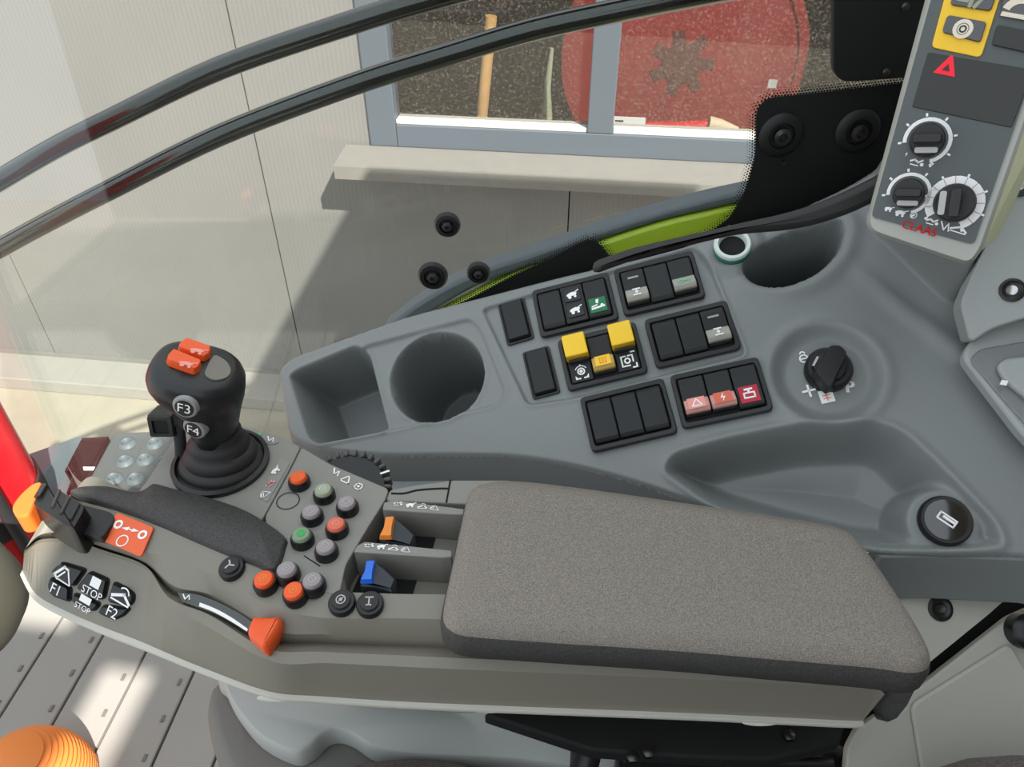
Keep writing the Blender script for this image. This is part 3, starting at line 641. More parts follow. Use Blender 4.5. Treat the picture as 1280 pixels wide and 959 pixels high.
BLK = [(((665, 365), (761, 341), (773, 399), (676, 424.5)), ('blank', 'pair', 'green'), 'black three-switch block with green lit switch and paired small keys'),
       (((767, 339), (867, 314), (881, 372), (781, 397)), ('silver', 'blank', 'greenkey'), 'black three-switch block with two smoky lenses, nearest the teal-ringed socket'),
       (((697, 427), (793, 403), (811.5, 466), (710, 490)), ('guard', 'amber', 'guard'), 'black three-switch block with two yellow guards'),
       (((805, 401), (909, 376), (925, 436), (821, 463)), ('blank', 'blank', 'silver'), 'black three-switch block with two blanks and one smoky lens, right of the yellow guards'),
       (((724, 500), (830, 475), (847, 543), (742, 568)), ('blank', 'blank', 'blank'), 'black three-switch block with three blank rockers, nearest the armrest'),
       (((837, 472), (948, 449), (965, 514), (854, 540)), ('pink', 'bolt', 'red'), 'black three-switch block with pink, salmon and red symbols, left of the ignition switch')]
for cs, kinds, lab in BLK:
    q = [Vector(PC.uv(*c)) for c in cs]; c0 = (q[0]+q[1]+q[2]+q[3])/4
    wv = (q[1]-q[0]+q[2]-q[3])/2; hv = (q[0]-q[3]+q[1]-q[2])/2; rot = math.atan2(wv.y, wv.x)*.7+(math.atan2(hv.y, hv.x)-math.pi/2)*.3
    W, Hb = wv.length, hv.length
    t = thing('switch_block', lab, 'switch block', PC.M(c0.x, c0.y, chh(c0.x, c0.y)+.0002, rot), group='rocker switch blocks in the side console')
    po = rnd(rect(W, Hb), .004); pi = rnd(rect(W-.0075, Hb-.0085), .002)
    mk('frame', G().ring(po, pi, 0, .0052), m_black, t, world=False, smooth=0, bevel=.0011)
    mk('back_plate', G().prism(offs(ccw(pi), .0005), 0, .0012), m_hole, t, world=False, smooth=0)
    rw = (W-.0082)/3
    for i, k in enumerate(kinds):
        r = rocker(t, (i-1)*rw, rw, Hb-.0105, k)
        if k == 'guard': label_mesh('symbol', wm(t) @ M_((i-1)*rw, -(Hb-.0105)*.27, .0044), 'beacon' if i == 0 else 'work', .0115, m_white, r, 0)
for cs, lab in ((((625, 380), (655, 372), (664, 421), (633, 431)), 'single blank black switch cover beside the cup holder rim, upper of two'),
                (((655, 441), (686, 433), (697, 489), (666, 498)), 'single blank black switch cover left of the yellow guards, lower of two')):
    q = [Vector(PC.uv(*c)) for c in cs]; c0 = (q[0]+q[1]+q[2]+q[3])/4; W, Hb = ((q[1]-q[0]).length+(q[2]-q[3]).length)/2, ((q[0]-q[3]).length+(q[1]-q[2]).length)/2
    wv = q[1]-q[0]+q[2]-q[3]
    t = thing('blank_switch', lab, 'switch cover', PC.M(c0.x, c0.y, chh(c0.x, c0.y)+.0002, math.atan2(wv.y, wv.x)), group='single blank switch covers')
    mk('collar', G().ring(rnd(rect(W+.002, Hb+.002), .0025), rnd(rect(W-.0015, Hb-.0015), .0015), 0, .0022), m_black, t, world=False, smooth=0, bevel=.0005)
    mk('cover', G().prism(rnd(rect(W-.002, Hb-.002), .002), .0003, .0055, None, offs(ccw(rnd(rect(W-.002, Hb-.002), .002)), -.0012)), m_rocker, t, world=False, smooth=0, bevel=.0008)

# ================================================================== CONTROL TERMINAL
rt = ray(1180, 150).normalized(); PT = Plane(EYE+rt*.50, -rt+Vector((0, 0, .10)))
uu = PT.at(1217, 306)-PT.at(1090, 270); PT = Plane(PT.o, PT.N, uu)
def tuv(pl): return [PT.uv(x, y) for x, y in pl]
term = thing('control_terminal', 'tall grey control terminal with dials, dark screen and yellow key field', 'control panel', PT.w(*PT.uv(1150, 290), -.03))
plate = ccw(tuv([(1089, 271), (1217, 306), (1335, -35), (1183, -70)]))
sh0 = rnd(offs(plate, .0045), .006)
lip = ccw(tuv([(1083, 287), (1212, 330), (1226, 312), (1345, -30), (1180, -75)])); sh0 = rnd(lip, .007)
mk('shell', G().rings([[PT.w(x, y, h) for x, y in p] for p, h in ((rnd(offs(lip, -.001), .007), .0), (sh0, -.002), (offs(sh0, .002), -.014), (offs(sh0, .003), -.05))]), m_shell, term)
sidep = ccw(tuv([(1226, 312), (1262, 236), (1390, 0), (1345, -40)]))
mk('side_flank', G().rings([[PT.w(x, y, -.012) for x, y in tuv([(1225, 318), (1345, -30), (1335, -35), (1218, 312)])], [PT.w(x, y, -.06) for x, y in tuv([(1262, 300), (1420, -40), (1335, -35), (1218, 312)])]]), P('lime_lit_shell', 214, 218, 168, rough=.4), term)  # light and lime reflection on the whitish shell side, put into its colour
mk('face_plate', G().prism(rnd(plate, .003), .0002, .0012, PT.M()), m_face, term, smooth=0)
def tpl(name, pl, r, h0, h1, m, par=term, bev=.0004, label=None): return mk(name, G().prism(rnd(ccw(tuv(pl)), r), h0, h1, PT.M()), m, par, smooth=0, bevel=bev, label=label)
tpl('screen', [(1160, 66), (1140, 134), (1264, 160), (1292, 88)], .001, .0012, .0018, m_screen)
kf = tpl('key_field', [(1164, 60), (1226, 73), (1262, -40), (1194, -52)], .0025, .0012, .0022, m_yellow)
k1 = tpl('key', [(1177, 42), (1184, 20), (1233, 29), (1225, 55)], .002, .0022, .0036, m_gloss, kf)
k2 = tpl('key', [(1187, 8), (1195, -18), (1246, -8), (1238, 16)], .002, .0022, .0036, m_gloss, kf)
k3 = tpl('key', [(1254, -12), (1251, 17), (1310, 28), (1316, -2)], .0015, .0012, .0028, m_gloss)
k4 = tpl('key', [(1246, 32), (1239, 57), (1300, 71), (1308, 45)], .0015, .0012, .0028, m_screen)
def tpr(px, py, sh, s, m, par, h=.0015, rot=0): return label_mesh('symbol', PT.M(*PT.uv(px, py), h, rot), sh, s, m, par, 0)
tpr(1203, 38, [('c', 0, 0, .42, .2), ('d', 0, 0, .28)], .0092, P('ivory_print', 238, 226, 206, rough=.6), k1, .0039); tpr(1203, 38, [('c', 0, 0, .16, .08)], .0092, m_black, k1, .0041)
tpr(1214, 3, [('l', -.5, 0, -.2, 0, .2), ('l', 0, -.2, 0, .2, .15), ('l', .2, -.2, .4, .2, .15)], .012, m_sage, k2, .0039)
tpr(1276, 13, [('c', 0, -.2, .5, .25, .3, 2.9), ('l', -.5, -.25, .4, -.25, .15)], .014, P('ivory_print', 0, 0, 0), k3, .0031)
u, v = PT.uv(1184, 84); w_ = mk('warning_triangle', print_(G(), PT.M(u, v, .0022), [('p', [(-.55, -.42), (.55, -.42), (.06, .56), (-.06, .56)])], .0100, 0), m_redlit, term, smooth=0, label='red warning triangle')
mk('mark', print_(G(), PT.M(u, v, .0024), [('p', [(-.2, -.22), (.2, -.22), (0, .14)])], .0100, 0), m_maroon, w_, smooth=0)
def dial(px, py, r, band, a0, a1, pa, pink=False):
    u, v = PT.uv(px, py); M = PT.M(u, v, .0013)
    k = mk('dial_knob', G().lathe([(r*.80, 0), (r*.76, .009), (r*.70, .0105)], 36, M), m_rubber, term)
    mk('grip_bar', G().prism(rnd(rect(r*1.25, r*.46), .002), .0105, .0155, M @ Matrix.Rotation(pa+math.pi/2, 4, 'Z')), m_black, k, smooth=0, bevel=.001)
    mk('pointer', G().prism(rnd(rect(r*1.0, r*.26, 0, -r*.50), .0012), .0104, .0112, M @ Matrix.Rotation(pa+math.pi/2, 4, 'Z')), m_greyp, k, smooth=0)
    g = G(); print_(g, M, [('c', 0, 0, r*1.0, band, a0, a1)], 1, .0003)
    for i in range(7):
        a = a0+(a1-a0)*i/6; print_(g, M, [('l', r*1.18*math.cos(a), r*1.18*math.sin(a), r*1.24*math.cos(a), r*1.24*math.sin(a), .0011)], 1, .0003)
    s = mk('scale_ring', g, m_white, term, smooth=0)
    if pink:
        g = G()
        for i in range(1, 12):
            a = a0+(a1-a0)*i/12; print_(g, M, [('l', (r-band*.45)*math.cos(a), (r-band*.45)*math.sin(a), (r+band*.45)*math.cos(a), (r+band*.45)*math.sin(a), .0003)], 1, .0005)
        mk('scale_marks', g, P('pink_marks', 190, 120, 120, rough=.6), s, smooth=0)
dial(1159, 176, .0112, .0020, math.radians(-62), math.radians(200), math.radians(-75))
dial(1136, 242, .0105, .0018, math.radians(-62), math.radians(200), math.radians(-75))
dial(1193, 254, .0126, .0040, math.radians(-55), math.radians(228), math.radians(-165), True)
for px, py, ic, s in ((1147, 203, 'head', .010), (1165, 205, 'bolt', .006), (1133, 193, 'bolt', .004), (1126, 266, 'harv', .008), (1142, 269, 'dbl', .006), (1111, 261, 'harv', .006), (1166, 277, 'head', .009), (1181, 283, 'wave', .009), (1199, 285, 'pipe2', .011)):
    tpr(px, py, ic, s*.7, m_white, term)
tpr(1149, 286, [('t', 'CLAAS', 0, 0, .0062), ('t', 'CLAAS', .0002, .0, .0062), ('t', 'CLAAS', -.0002, .0, .0062)], 1, m_red, term, .0016)

# ================================================================== RIGHT-HAND PILLAR COVER, LID, CREAM PANELS
rp = ray(1245, 330).normalized(); PP = Plane(EYE+rp*.60, (-.35, -.72, .60))
t = thing('pillar_cover', 'pale grey cab pillar cover with a sunken screw, right of the control terminal', 'cover', PP.w(*PP.uv(1250, 400), -.03))
pl = ccw([PP.uv(*q) for q in ((1200, 380), (1214, 346), (1236, 300), (1262, 214), (1300, 120), (1420, 80), (1440, 385), (1285, 397), (1240, 411), (1213, 430))])
mk('cover', G().prism(rnd(pl, .005), -.03, 0, PP.M()), m_noselight, t, bevel=.004)
for px, py, r in ((1265, 363, .0062), (1275, 232, .006)):
    u, v = PP.uv(px, py); s = mk('screw_cup', G().lathe([(r*1.25, .0003), (r*1.25, .0012), (r, .0016), (r*.8, .0006)], 24, PP.M(u, v)), m_black, t); mk('screw', G().lathe([(r*.6, .0007), (r*.5, .0014), (r*.2, .0008)], 16, PP.M(u, v)), m_steel, s)
PL = PC.up(.022)
t = thing('storage_lid', 'pale grey lid with rounded latch at the right edge of the console', 'lid', PL.w(*PL.uv(1260, 470), -.02))
lp = ccw([PL.uv(*q) for q in ((1203, 446), (1211, 428), (1236, 407), (1285, 390), (1420, 380), (1440, 640), (1330, 590), (1280, 546))])
mk('lid', G().prism(rnd(lp, .008), -.012, 0, PL.M()), m_noselight, t, bevel=.003)
l2 = ccw([PL.uv(*q) for q in ((1210, 452), (1222, 438), (1280, 428), (1420, 420), (1430, 620), (1330, 578), (1282, 534))])
mk('lid_field', G().prism(rnd(l2, .006), .0002, .002, PL.M()), m_console, t, bevel=.001)
lt = ccw([PL.uv(*q) for q in ((1241, 462), (1252, 453), (1300, 448), (1400, 470), (1400, 560), (1300, 520), (1250, 480))])
mk('latch', G().prism(rnd(lt, .008), .0021, .008, PL.M()), m_noselight, t, bevel=.002)
label_mesh('leaf_symbol', PL.M(*PL.uv(1249, 484), .0083), [('p', [(-.5, -.1), (-.1, .35), (.5, .1), (.1, -.4)])], .006, m_white, t, 0)
PK = Plane(EYE+ray(1170, 800).normalized()*.62, (0, -.62, .78))
t = thing('lower_side_panel', 'cream side panel with a recessed screw below the console, behind the armrest end', 'panel', PK.w(*PK.uv(1120, 860), -.02))
pl = [PK.uv(*q) for q in ((1040, 740), (1320, 740), (1316, 742), (1254, 752), (1236, 768), (1150, 838), (1062, 905), (1030, 900))]
mk('panel', G().prism(rnd(pl, .003), -.008, 0, PK.M()), m_cream, t, bevel=.0015)
u, v = PK.uv(1175, 761); s = mk('screw_cup', G().lathe([(.0085, .0003), (.0085, .0012), (.0065, .0016), (.005, .0006)], 24, PK.M(u, v)), m_black, t); mk('screw', G().lathe([(.004, .0007), (.0032, .0016), (.001, .001)], 6, PK.M(u, v)), m_darksteel, s)
PK2 = PK.up(-.030)
mk('dark_gap', G().prism([PK2.uv(*q) for q in ((1020, 752), (1400, 752), (1400, 1050), (1020, 1050))], -.01, 0, PK2.M()), m_hole, t, smooth=0)
PK3 = PK.up(-.004)
t = thing('side_cover', 'cream storage cover with a raised field at the bottom right beside the seat', 'cover', PK3.w(*PK3.uv(1200, 930), -.02))
pl = [PK3.uv(*q) for q in ((1262, 772), (1330, 742), (1400, 760), (1400, 1040), (1050, 1040), (1060, 935), (1072, 912), (1165, 848))]
mk('cover_base', G().prism(rnd(ccw(pl), .003), -.008, 0, PK3.M()), m_cream, t, bevel=.0015)
pl = ccw([PK3.uv(*q) for q in ((1135, 880), (1254, 806), (1262, 808), (1330, 930), (1330, 1030), (1160, 1030))])
mk('raised_field', G().prism(rnd(pl, .006), .0002, .004, PK3.M()), m_cream, t, bevel=.0018)
u, v = PK3.uv(1276, 788); M = PK3.M(u, v)
mk('black_catch', G().lathe([(.012, .0002), (.012, .010), (.009, .013), (.005, .014)], 28, M), m_black, t)

# ================================================================== ARMREST WITH CONTROLS
ZP = -.372
arm = thing('armrest', 'olive-grey control armrest with a grained black pad, coloured push buttons and small levers', 'armrest', hz(600, 800, -.44))
# feature lines along the armrest; every column is one station, (px, py) per line, z per line
LZ = dict(A=-.372, B=-.377, C=-.3865, Cg=-.397, D=-.3885, E=-.392, F=-.425)
ST = [dict(A=(52, 652), B=(33, 684), C=(31, 687), Cg=(31, 688), D=(30, 690), E=(30, 692), F=(28, 716)),
      dict(A=(70, 640), B=(52, 668), C=(51, 671), Cg=(51, 673), D=(50, 675), E=(49, 679), F=(46, 746)),
      dict(A=(95, 618), B=(86, 667), C=(86, 671), Cg=(86, 673), D=(86, 675), E=(86, 679), F=(84, 768)),
      dict(A=(135, 634), B=(132, 681), C=(132, 685), Cg=(132, 687), D=(132, 689), E=(132, 693), F=(130, 788)),
      dict(A=(165, 647), B=(180, 690), C=(182, 703), Cg=(182, 706), D=(182, 708), E=(183, 713), F=(172, 804)),
      dict(A=(205, 661), B=(208, 696), C=(218, 733), Cg=(216, 741), D=(212, 748), E=(213, 756), F=(205, 817)),
      dict(A=(262, 681), B=(262, 717), C=(268, 745), Cg=(264, 757), D=(262, 769), E=(262, 785), F=(262, 840)),
      dict(A=(345, 712), B=(335, 755), C=(342, 788), Cg=(337, 799), D=(333, 811), E=(340, 827), F=(337, 866)),
      dict(A=(395, 736), B=(399, 772), C=(405, 793), Cg=(403, 804), D=(400, 815), E=(408, 829), F=(400, 872)),
      dict(A=(480, 742), B=(490, 773), C=(490, 794), Cg=(490, 807), D=(490, 819), E=(490, 833), F=(490, 878)),
      dict(A=(600, 744), B=(600, 776), C=(600, 797), Cg=(600, 811), D=(600, 824), E=(600, 838), F=(600, 883)),
      dict(A=(860, 750), B=(860, 788), C=(860, 810), Cg=(860, 822), D=(860, 835), E=(860, 849), F=(860, 893)),
      dict(A=(1050, 760), B=(1050, 800), C=(1060, 822), Cg=(1062, 834), D=(1064, 846), E=(1066, 860), F=(1050, 902)),
      dict(A=(1070, 762), B=(1076, 803), C=(1084, 825), Cg=(1086, 837), D=(1089, 851), E=(1106, 868), F=(1078, 902))]
keys = ['A', 'B', 'C', 'Cg', 'D', 'E', 'F']
rows = {}
for k in keys: rows[k] = [Vector(q) for q in spl([hz(*s[k], LZ[k]) for s in ST], 6, False)]
g = G(); back = Vector((0, .045, -.012))
def dup_edge(k, a): return [p for p in rows[k]]
order = [[p+(Vector((.0, .02, -.004)) if p.x < hz(426, 742, ZP).x else Vector((0, .0008, -.022))) for p in rows['A']]]+[rows[k] for k in keys]+[[p+Vector((0, .0, -.006)) for p in rows['F']], [p+Vector((0.006, .075, -.006)) for p in rows['F']], [p+Vector((.006, .075, .03)) for p in rows['F']]]
g.grid(order)
n = len(rows['A'])
house = mk('housing', g, m_house, arm, smooth=28)
# light trim along the lower edge
tr = [rows['F'][i]+Vector((0, -.0008, -.0002)) for i in range(n)]
g = G(); g.grid([[p+Vector((0, .004, .0015)) for p in tr], [p+Vector((0, -.0014, .0012)) for p in tr], [p+Vector((0, -.0020, -.0002)) for p in tr], [p+Vector((0, .0003, -.006)) for p in tr], [p+Vector((0, .012, -.008)) for p in tr]])
mk('lower_trim', g, m_trim, arm, smooth=50)
for px, py in ((345, 874), (613, 888), (950, 904)):
    p = hz(px, py-2, -.428); mk('trim_plug', G().lathe([(.010, 0), (.010, .0012), (.008, .0016)], 20, frame_at(p, Vector((0, -.75, .66))) @ Matrix.Diagonal((1.1, .22, 1, 1))), m_trim, arm)
# joystick and button plate
def plate_(name, pl, z, th, m, r=.003, bev=.0012, par=None):
    H = HP(z); return mk(name, G().prism(rnd(ccw([H.uv(*q) for q in pl]), r), -th, 0, H.M()), m, par or arm, smooth=0, bevel=bev)
panelL = [(172, 615), (184, 600), (222, 541), (250, 532), (300, 532), (345, 543), (376, 558), (362, 586), (330, 645), (300, 690), (230, 668)]
panelR = [(377, 559), (413, 580), (486, 611), (482, 624), (458, 662), (432, 706), (424, 744), (400, 739), (345, 714), (331, 646), (363, 587)]
pl1 = plate_('joystick_plate', panelL, ZP, .03, m_plate); pl2 = plate_('button_plate', panelR, ZP+.0002, .03, m_plate)
rear_strip = plate_('rear_strip', [(487, 612), (520, 606), (566, 600), (640, 600), (640, 632), (482, 626)], ZP-.001, .03, m_plate)
g = G(); H0 = HP(ZP-.001)
g.tube([H0.at(*q, .0002) for q in spl([(489, 617), (505, 617), (522, 613), (548, 611), (562, 611)], 5, False)], .0007, 6); mk('strip_groove', g, m_hole, rear_strip)
for a, b in (((563, 600), (558, 628)),): mk('strip_groove', G().tube([H0.at(*a, .0001), H0.at(*b, .0001)], .0006, 6), m_hole, rear_strip)
# dark hand rest fin at the near edge of the joystick plate
finT = [(86, 616), (100, 607), (135, 606), (172, 613), (192, 603), (215, 608), (262, 620), (310, 637), (354, 666), (356, 682), (343, 713), (322, 704), (285, 690), (232, 668), (175, 644), (125, 628)]
H = HP(ZP+.004)
fo = ccw(spl([H.uv(*q) for q in finT], 4)); g = G()
g.rings([[H.w(x, y, -.03) for x, y in fo], [H.w(x, y, -.004) for x, y in fo], [H.w(x, y, -.0012) for x, y in offs(fo, -.0009)], [H.w(x, y, .0003) for x, y in offs(fo, -.0018)]])
mk('hand_rest', g, m_skin, arm, smooth=60)
# well between hand rest and side face with the paddle lever
plate_('lever_well', [(92, 628), (138, 640), (144, 648), (128, 672), (84, 664)], ZP+.0018, .006, m_black, .003, .0006)
H = HP(ZP+.012)
g = G(); pb = ccw([H.uv(*q) for q in ((36, 632), (50, 607), (58, 601), (73, 607), (110, 630), (108, 640), (94, 664), (82, 662))])
g.prism(rnd(pb, .003), -.022, 0, H.M(), offs(rnd(pb, .003), -.0022)); pad_l = mk('paddle_lever', g, m_black, arm, smooth=0, bevel=.0015)
for a, b in (((74, 613), (65, 634)), ((86, 622), (76, 642)), ((98, 631), (88, 650))):
    mk('ridge', G().tube([H.at(*a, .0004), H.at(*b, .0004)], .0011, 8), m_rubber, pad_l)
mk('steel_pin', G().tube([H.at(47, 622, .001), H.at(56, 607, .001)], .0022, 10), m_darksteel, pad_l)
H2 = HP(ZP+.008); po = ccw([H2.uv(*q) for q in ((52, 601), (40, 604), (24, 618), (13, 634), (20, 647), (36, 644), (42, 628))])
mk('orange_flap', G().prism(rnd(po, .004), -.016, 0, H2.M()), m_orange2 if False else P('orange_flap', 250, 118, 44, rough=.4), pad_l, smooth=0, bevel=.002)
# orange direction label
def hplane(o, pts):
    hs = [hit(o, *q) for q in pts]; hs = [h for h in hs if h]
    n = sum((h[1] for h in hs), Vector((0, 0, 0))).normalized(); p = sum((h[0] for h in hs), Vector((0, 0, 0)))/len(hs); return Plane(p, n, (1, -.25, 0))
PO = hplane(house, ((150, 655), (175, 665), (150, 672), (172, 684)))
q = ccw([PO.uv(*c) for c in ((148, 642), (194, 661), (178, 698), (127, 676))])
od = mk('orange_label', G().prism(rnd(q, .002), .0004, .0020, PO.M()), P('orange_label', 242, 104, 58, rough=.5), arm, smooth=0, bevel=.0004)
M = PO.M(*PO.uv(165, 664), .0023, -.17); mk('direction_symbol', print_(G(), M, [('c', -.85, 0, .2, .13), ('c', .85, 0, .2, .13), ('p', [(-.55, -.1), (-.12, -.12), (-.12, .12)]), ('p', [(.55, .1), (.12, -.1), (.12, .12)]), ('l', -.1, 0, .1, 0, .07)], .0115, 0), m_white, od, smooth=0)
mk('ring_symbol', print_(G(), PO.M(*PO.uv(155, 678), .0023), [('c', 0, 0, .42, .09)], .0085, 0), m_white, od, smooth=0)
# soft keys on the side face
PF = hplane(house, ((75, 715), (110, 725), (150, 745), (100, 740), (130, 760)))
KEYS = [([(66, 715), (71, 708), (79, 702.5), (109, 712), (95, 732), (90, 731)], 'pipe', 1), ([(97, 735), (114, 714), (137.5, 724), (133, 747), (127, 749)], 'STOP', 1), ([(136, 751), (143.5, 727), (160, 735), (170, 743), (169, 752), (162, 758)], 'pipe2', 1),
        ([(62, 732), (65, 721), (90, 734), (89, 752), (66, 744)], 'F1', 0), ([(92, 752), (94, 741), (127.5, 754), (121, 763), (112, 762)], 'STOP2', 0), ([(124, 765.5), (131, 756), (165, 760), (157, 769), (144, 774.5)], 'F2', 0)]
for pl, ic, big in KEYS:
    q = ccw([PF.uv(*c) for c in pl]); cx_ = sum(a[0] for a in q)/len(q); cy_ = sum(a[1] for a in q)/len(q)
    po = rnd(q, .0022)
    mk('key_well', G().prism(offs(ccw(po), .0005), -.002, .0005, PF.M()), m_hole, arm, smooth=0)
    k = mk('soft_key', G().prism(po, -.001, .0028, PF.M(), offs(ccw(po), -.0011)), m_black, arm, smooth=0, bevel=.0005)
    M = PF.M(cx_, cy_, .0031, -.22)
    sh = {'F1': [('t', 'F1', 0, 0, 1.05)], 'F2': [('t', 'F2', 0, 0, 1.05)], 'STOP': [('p', [(-.42, .02), (.42, .02), (.42, .75), (-.42, .75)]), ('t', 'STOP', 0, -.42, .78)], 'STOP2': [('p', [(-.5, .1), (.5, .1), (.5, .6), (-.5, .6)]), ('t', 'STOP', 0, -.3, .6)]}.get(ic)
    mk('symbol', print_(G(), M, sh or ICO[ic], .0088 if sh else .0135, 0), m_white, k, smooth=0)
# hand throttle slider
HS = HP(-.3862)
top_ = spl([(222, 741), (245, 743), (270, 752), (296, 765), (316, 778)], 5, False); bot_ = spl([(312, 792), (292, 779), (268, 767), (245, 758), (228, 752)], 5, False)
slot = mk('slider_slot', G().prism([HS.uv(*q) for q in top_+bot_], -.004, 0, HS.M()), m_gloss, arm, smooth=0)
sa = spl([(250, 754), (270, 762), (290, 773), (310, 787)], 5, False); sb = spl([(309, 790), (289, 777.5), (268, 766), (249, 758.5)], 5, False)
mk('scale_line', G().prism([HS.uv(*q) for q in sa+sb], .0002, .0006, HS.M()), m_white, slot, smooth=0)
mk('hare_symbol', print_(G(), HS.M(*HS.uv(233, 747), .0005), ICO['wave'], .006, 0), m_white, slot, smooth=0)
HK = HP(-.376); pk = ccw([HK.uv(*q) for q in ((315, 768), (333, 770), (351, 769), (352, 776), (345, 790), (334, 806), (327, 807), (309, 791), (309, 784))])
mk('throttle_knob', G().rings([[HK.w(x, y, h) for x, y in p] for p, h in ((offs(rnd(pk, .004), -.003), -.018), (rnd(pk, .004), -.008), (rnd(pk, .004), -.003), (offs(rnd(pk, .004), -.0016), 0), (offs(rnd(pk, .004), -.0028), .0004))]), m_orange, arm, smooth=60, label='orange sliding throttle knob')
# push buttons
def button(px, py, cap, onto, r=.0072, kind='tall', ic='dbl', lab=None):
    h = hit(onto, px, py+ (3 if kind == 'tall' else 1)); p, n = h; n = (n*.6+UP*.6).normalized() if onto is house else UP
    M = frame_at(p, n)
    if kind == 'tall':
        b = mk('push_button', G().lathe([(r*1.0, -.001), (r*1.0, .0038), (r*.90, .0058), (r*.78, .0058)], 32, M), m_black, arm)
        mk('cap', G().lathe([(r*.78, .0050), (r*.78, .0072), (r*.66, .0083), (r*.3, .0085)], 30, M), cap, b, label=lab)
        if ic: mk('symbol', print_(G(), M @ M_(0, 0, .0087), ICO[ic] if cap is not m_green2 else [('d', 0, 0, .5)], r*.75, 0), {m_orange: m_orange2, m_salmon: m_pink, m_green2: P('leaf_green', 60, 170, 84)}.get(cap, m_greyp if cap is not m_sage else m_ringw), b, smooth=0)
    else:
        b = mk('push_button', G().lathe([(r*1.0, -.001), (r*1.0, .0022), (r*.92, .0034), (r*.72, .0036)], 32, M), m_black, arm)
        mk('cap', G().lathe([(r*.70, .003), (r*.66, .0052), (r*.3, .0056)], 28, M), cap, b)
        mk('symbol', print_(G(), M @ M_(0, 0, .0059), ICO[ic], r*.85, 0), m_greyp, b, smooth=0)
    return b
m_green2 = P('green_grey_cap', 132, 150, 124, rough=.5)
BT = [(375, 603, m_orange, 'orange cap'), (406, 619, m_sage, 'sage green cap'), (435, 635, m_mauve, 'mauve grey cap'), (391, 646, m_mauve, 'mauve grey cap'), (422, 662, m_salmon, 'salmon red cap'), (379, 675, m_green2, 'green cap'), (409, 690, m_mauve, 'mauve grey cap'), (361, 718, m_mauve, 'mauve grey cap'), (393, 732, m_mauve, 'mauve grey cap')]
for x, y, c, l in BT: button(x, y, c, pl2 if y < 712 else pl2, lab=l)
mk('blank_hole_ring', print_(G(), HP(ZP+.0007).M(*HP(ZP+.0007).uv(360, 626)), [('c', 0, 0, .0072, .0006)], 1, 0), m_hole, arm, smooth=0)
for x, y, c, k, ic in ((291, 711, m_rubber, 'flat', 'fan'), (334, 729, m_orange, 'tall', 'dbl'), (371, 743, m_orange, 'tall', 'dbl'), (428, 754, m_rubber, 'flat', 'dbl'), (463, 756, m_rubber, 'flat', 'tee')):
    button(x, y, c, house, r=.0078 if k == 'flat' else .0074, kind=k, ic=ic, lab='orange cap' if c is m_orange else None)
# printed symbols on the plates
def aprint(px, py, sh, s, m=m_white, rot=0, z=ZP+.0006, par=None, name='printed_symbol'):
    H = HP(z); return mk(name, print_(G(), H.M(*H.uv(px, py), 0, rot), ICO[sh] if isinstance(sh, str) else sh, s, 0), m, par or arm, smooth=0)
def strip(name, pl, m, z): return plate_(name, pl, z, .0006, m, .0015, 0)
m_strip = P('symbol_strip', 142, 141, 136, rough=.5)
strip('symbol_strip', [(351, 572), (362, 579), (334, 628), (323, 621)], m_strip, ZP+.0005)
strip('symbol_strip', [(300, 541), (312, 538), (346, 547), (349, 553), (340, 556), (304, 548)], m_strip, ZP+.0005)
for x, y, ic in ((344, 588, 'harv'), (338, 604, 'head'), (330, 617, 'pipe')): aprint(x, y, ic, .0068, m_white if y != 604 else m_pink, .9, ZP+.0012)
for x, y, ic, m in ((311, 543, 'head', m_white), (324, 543, 'bolt', P('pale_green', 90, 200, 110)), (338, 549, 'wave', m_white)): aprint(x, y, ic, .0072, m, -.2, ZP+.0012)
for x, y, ic in ((420, 590, 'wave'), (433, 599, 'tri'), (448, 608, 'tank')): aprint(x, y, ic, .0078, m_white, -.5)
mk('plate_seam', G().tube([HP(ZP+.0002).at(380, 695), HP(ZP+.0002).at(400, 708)], .0004, 6), m_hole, arm)
# thumb wheel past the far edge of the plate
H = HP(ZP-.0045); c0 = H.at(431, 610); rw = (H.at(488, 610)-c0).length
Mw = frame_at(c0, Vector((-.03, -.14, 1)))
prof = []
g = G(); nn = 72
def wr(r, z, teeth): return [Vector(((r-(.0028 if teeth and (i//3) % 2 else 0))*math.cos(2*math.pi*i/nn), (r-(.0028 if teeth and (i//3) % 2 else 0))*math.sin(2*math.pi*i/nn), z)) for i in range(nn)]
g.rings([wr(rw*.86, .0005, 0), wr(rw*.95, -.0015, 1), wr(rw, -.005, 1), wr(rw, -.013, 1), wr(rw*.9, -.016, 0)], Mw)
tw = mk('thumb_wheel', g, m_black, arm, smooth=20)
gt = G()
for i in range(30): gt.box((rw*.86, -rw*.045, -.006), (rw*1.03, rw*.045, .0022), Mw @ Matrix.Rotation(2*math.pi*i/30, 4, 'Z'))
mk('ridge_ring', gt, P('ridge_grey', 84, 83, 80, rough=.45), tw, smooth=0, bevel=.0008, seg=1, kind='stuff')  # ridges in a lighter grey than the wheel
mk('wheel_mark', print_(G(), Mw @ Matrix.Rotation(math.radians(22), 4, 'Z') @ M_(rw*.94, 0, .0026), [('l', -.003, 0, .002, 0, .0014)], 1, 0), m_white, tw, smooth=0)
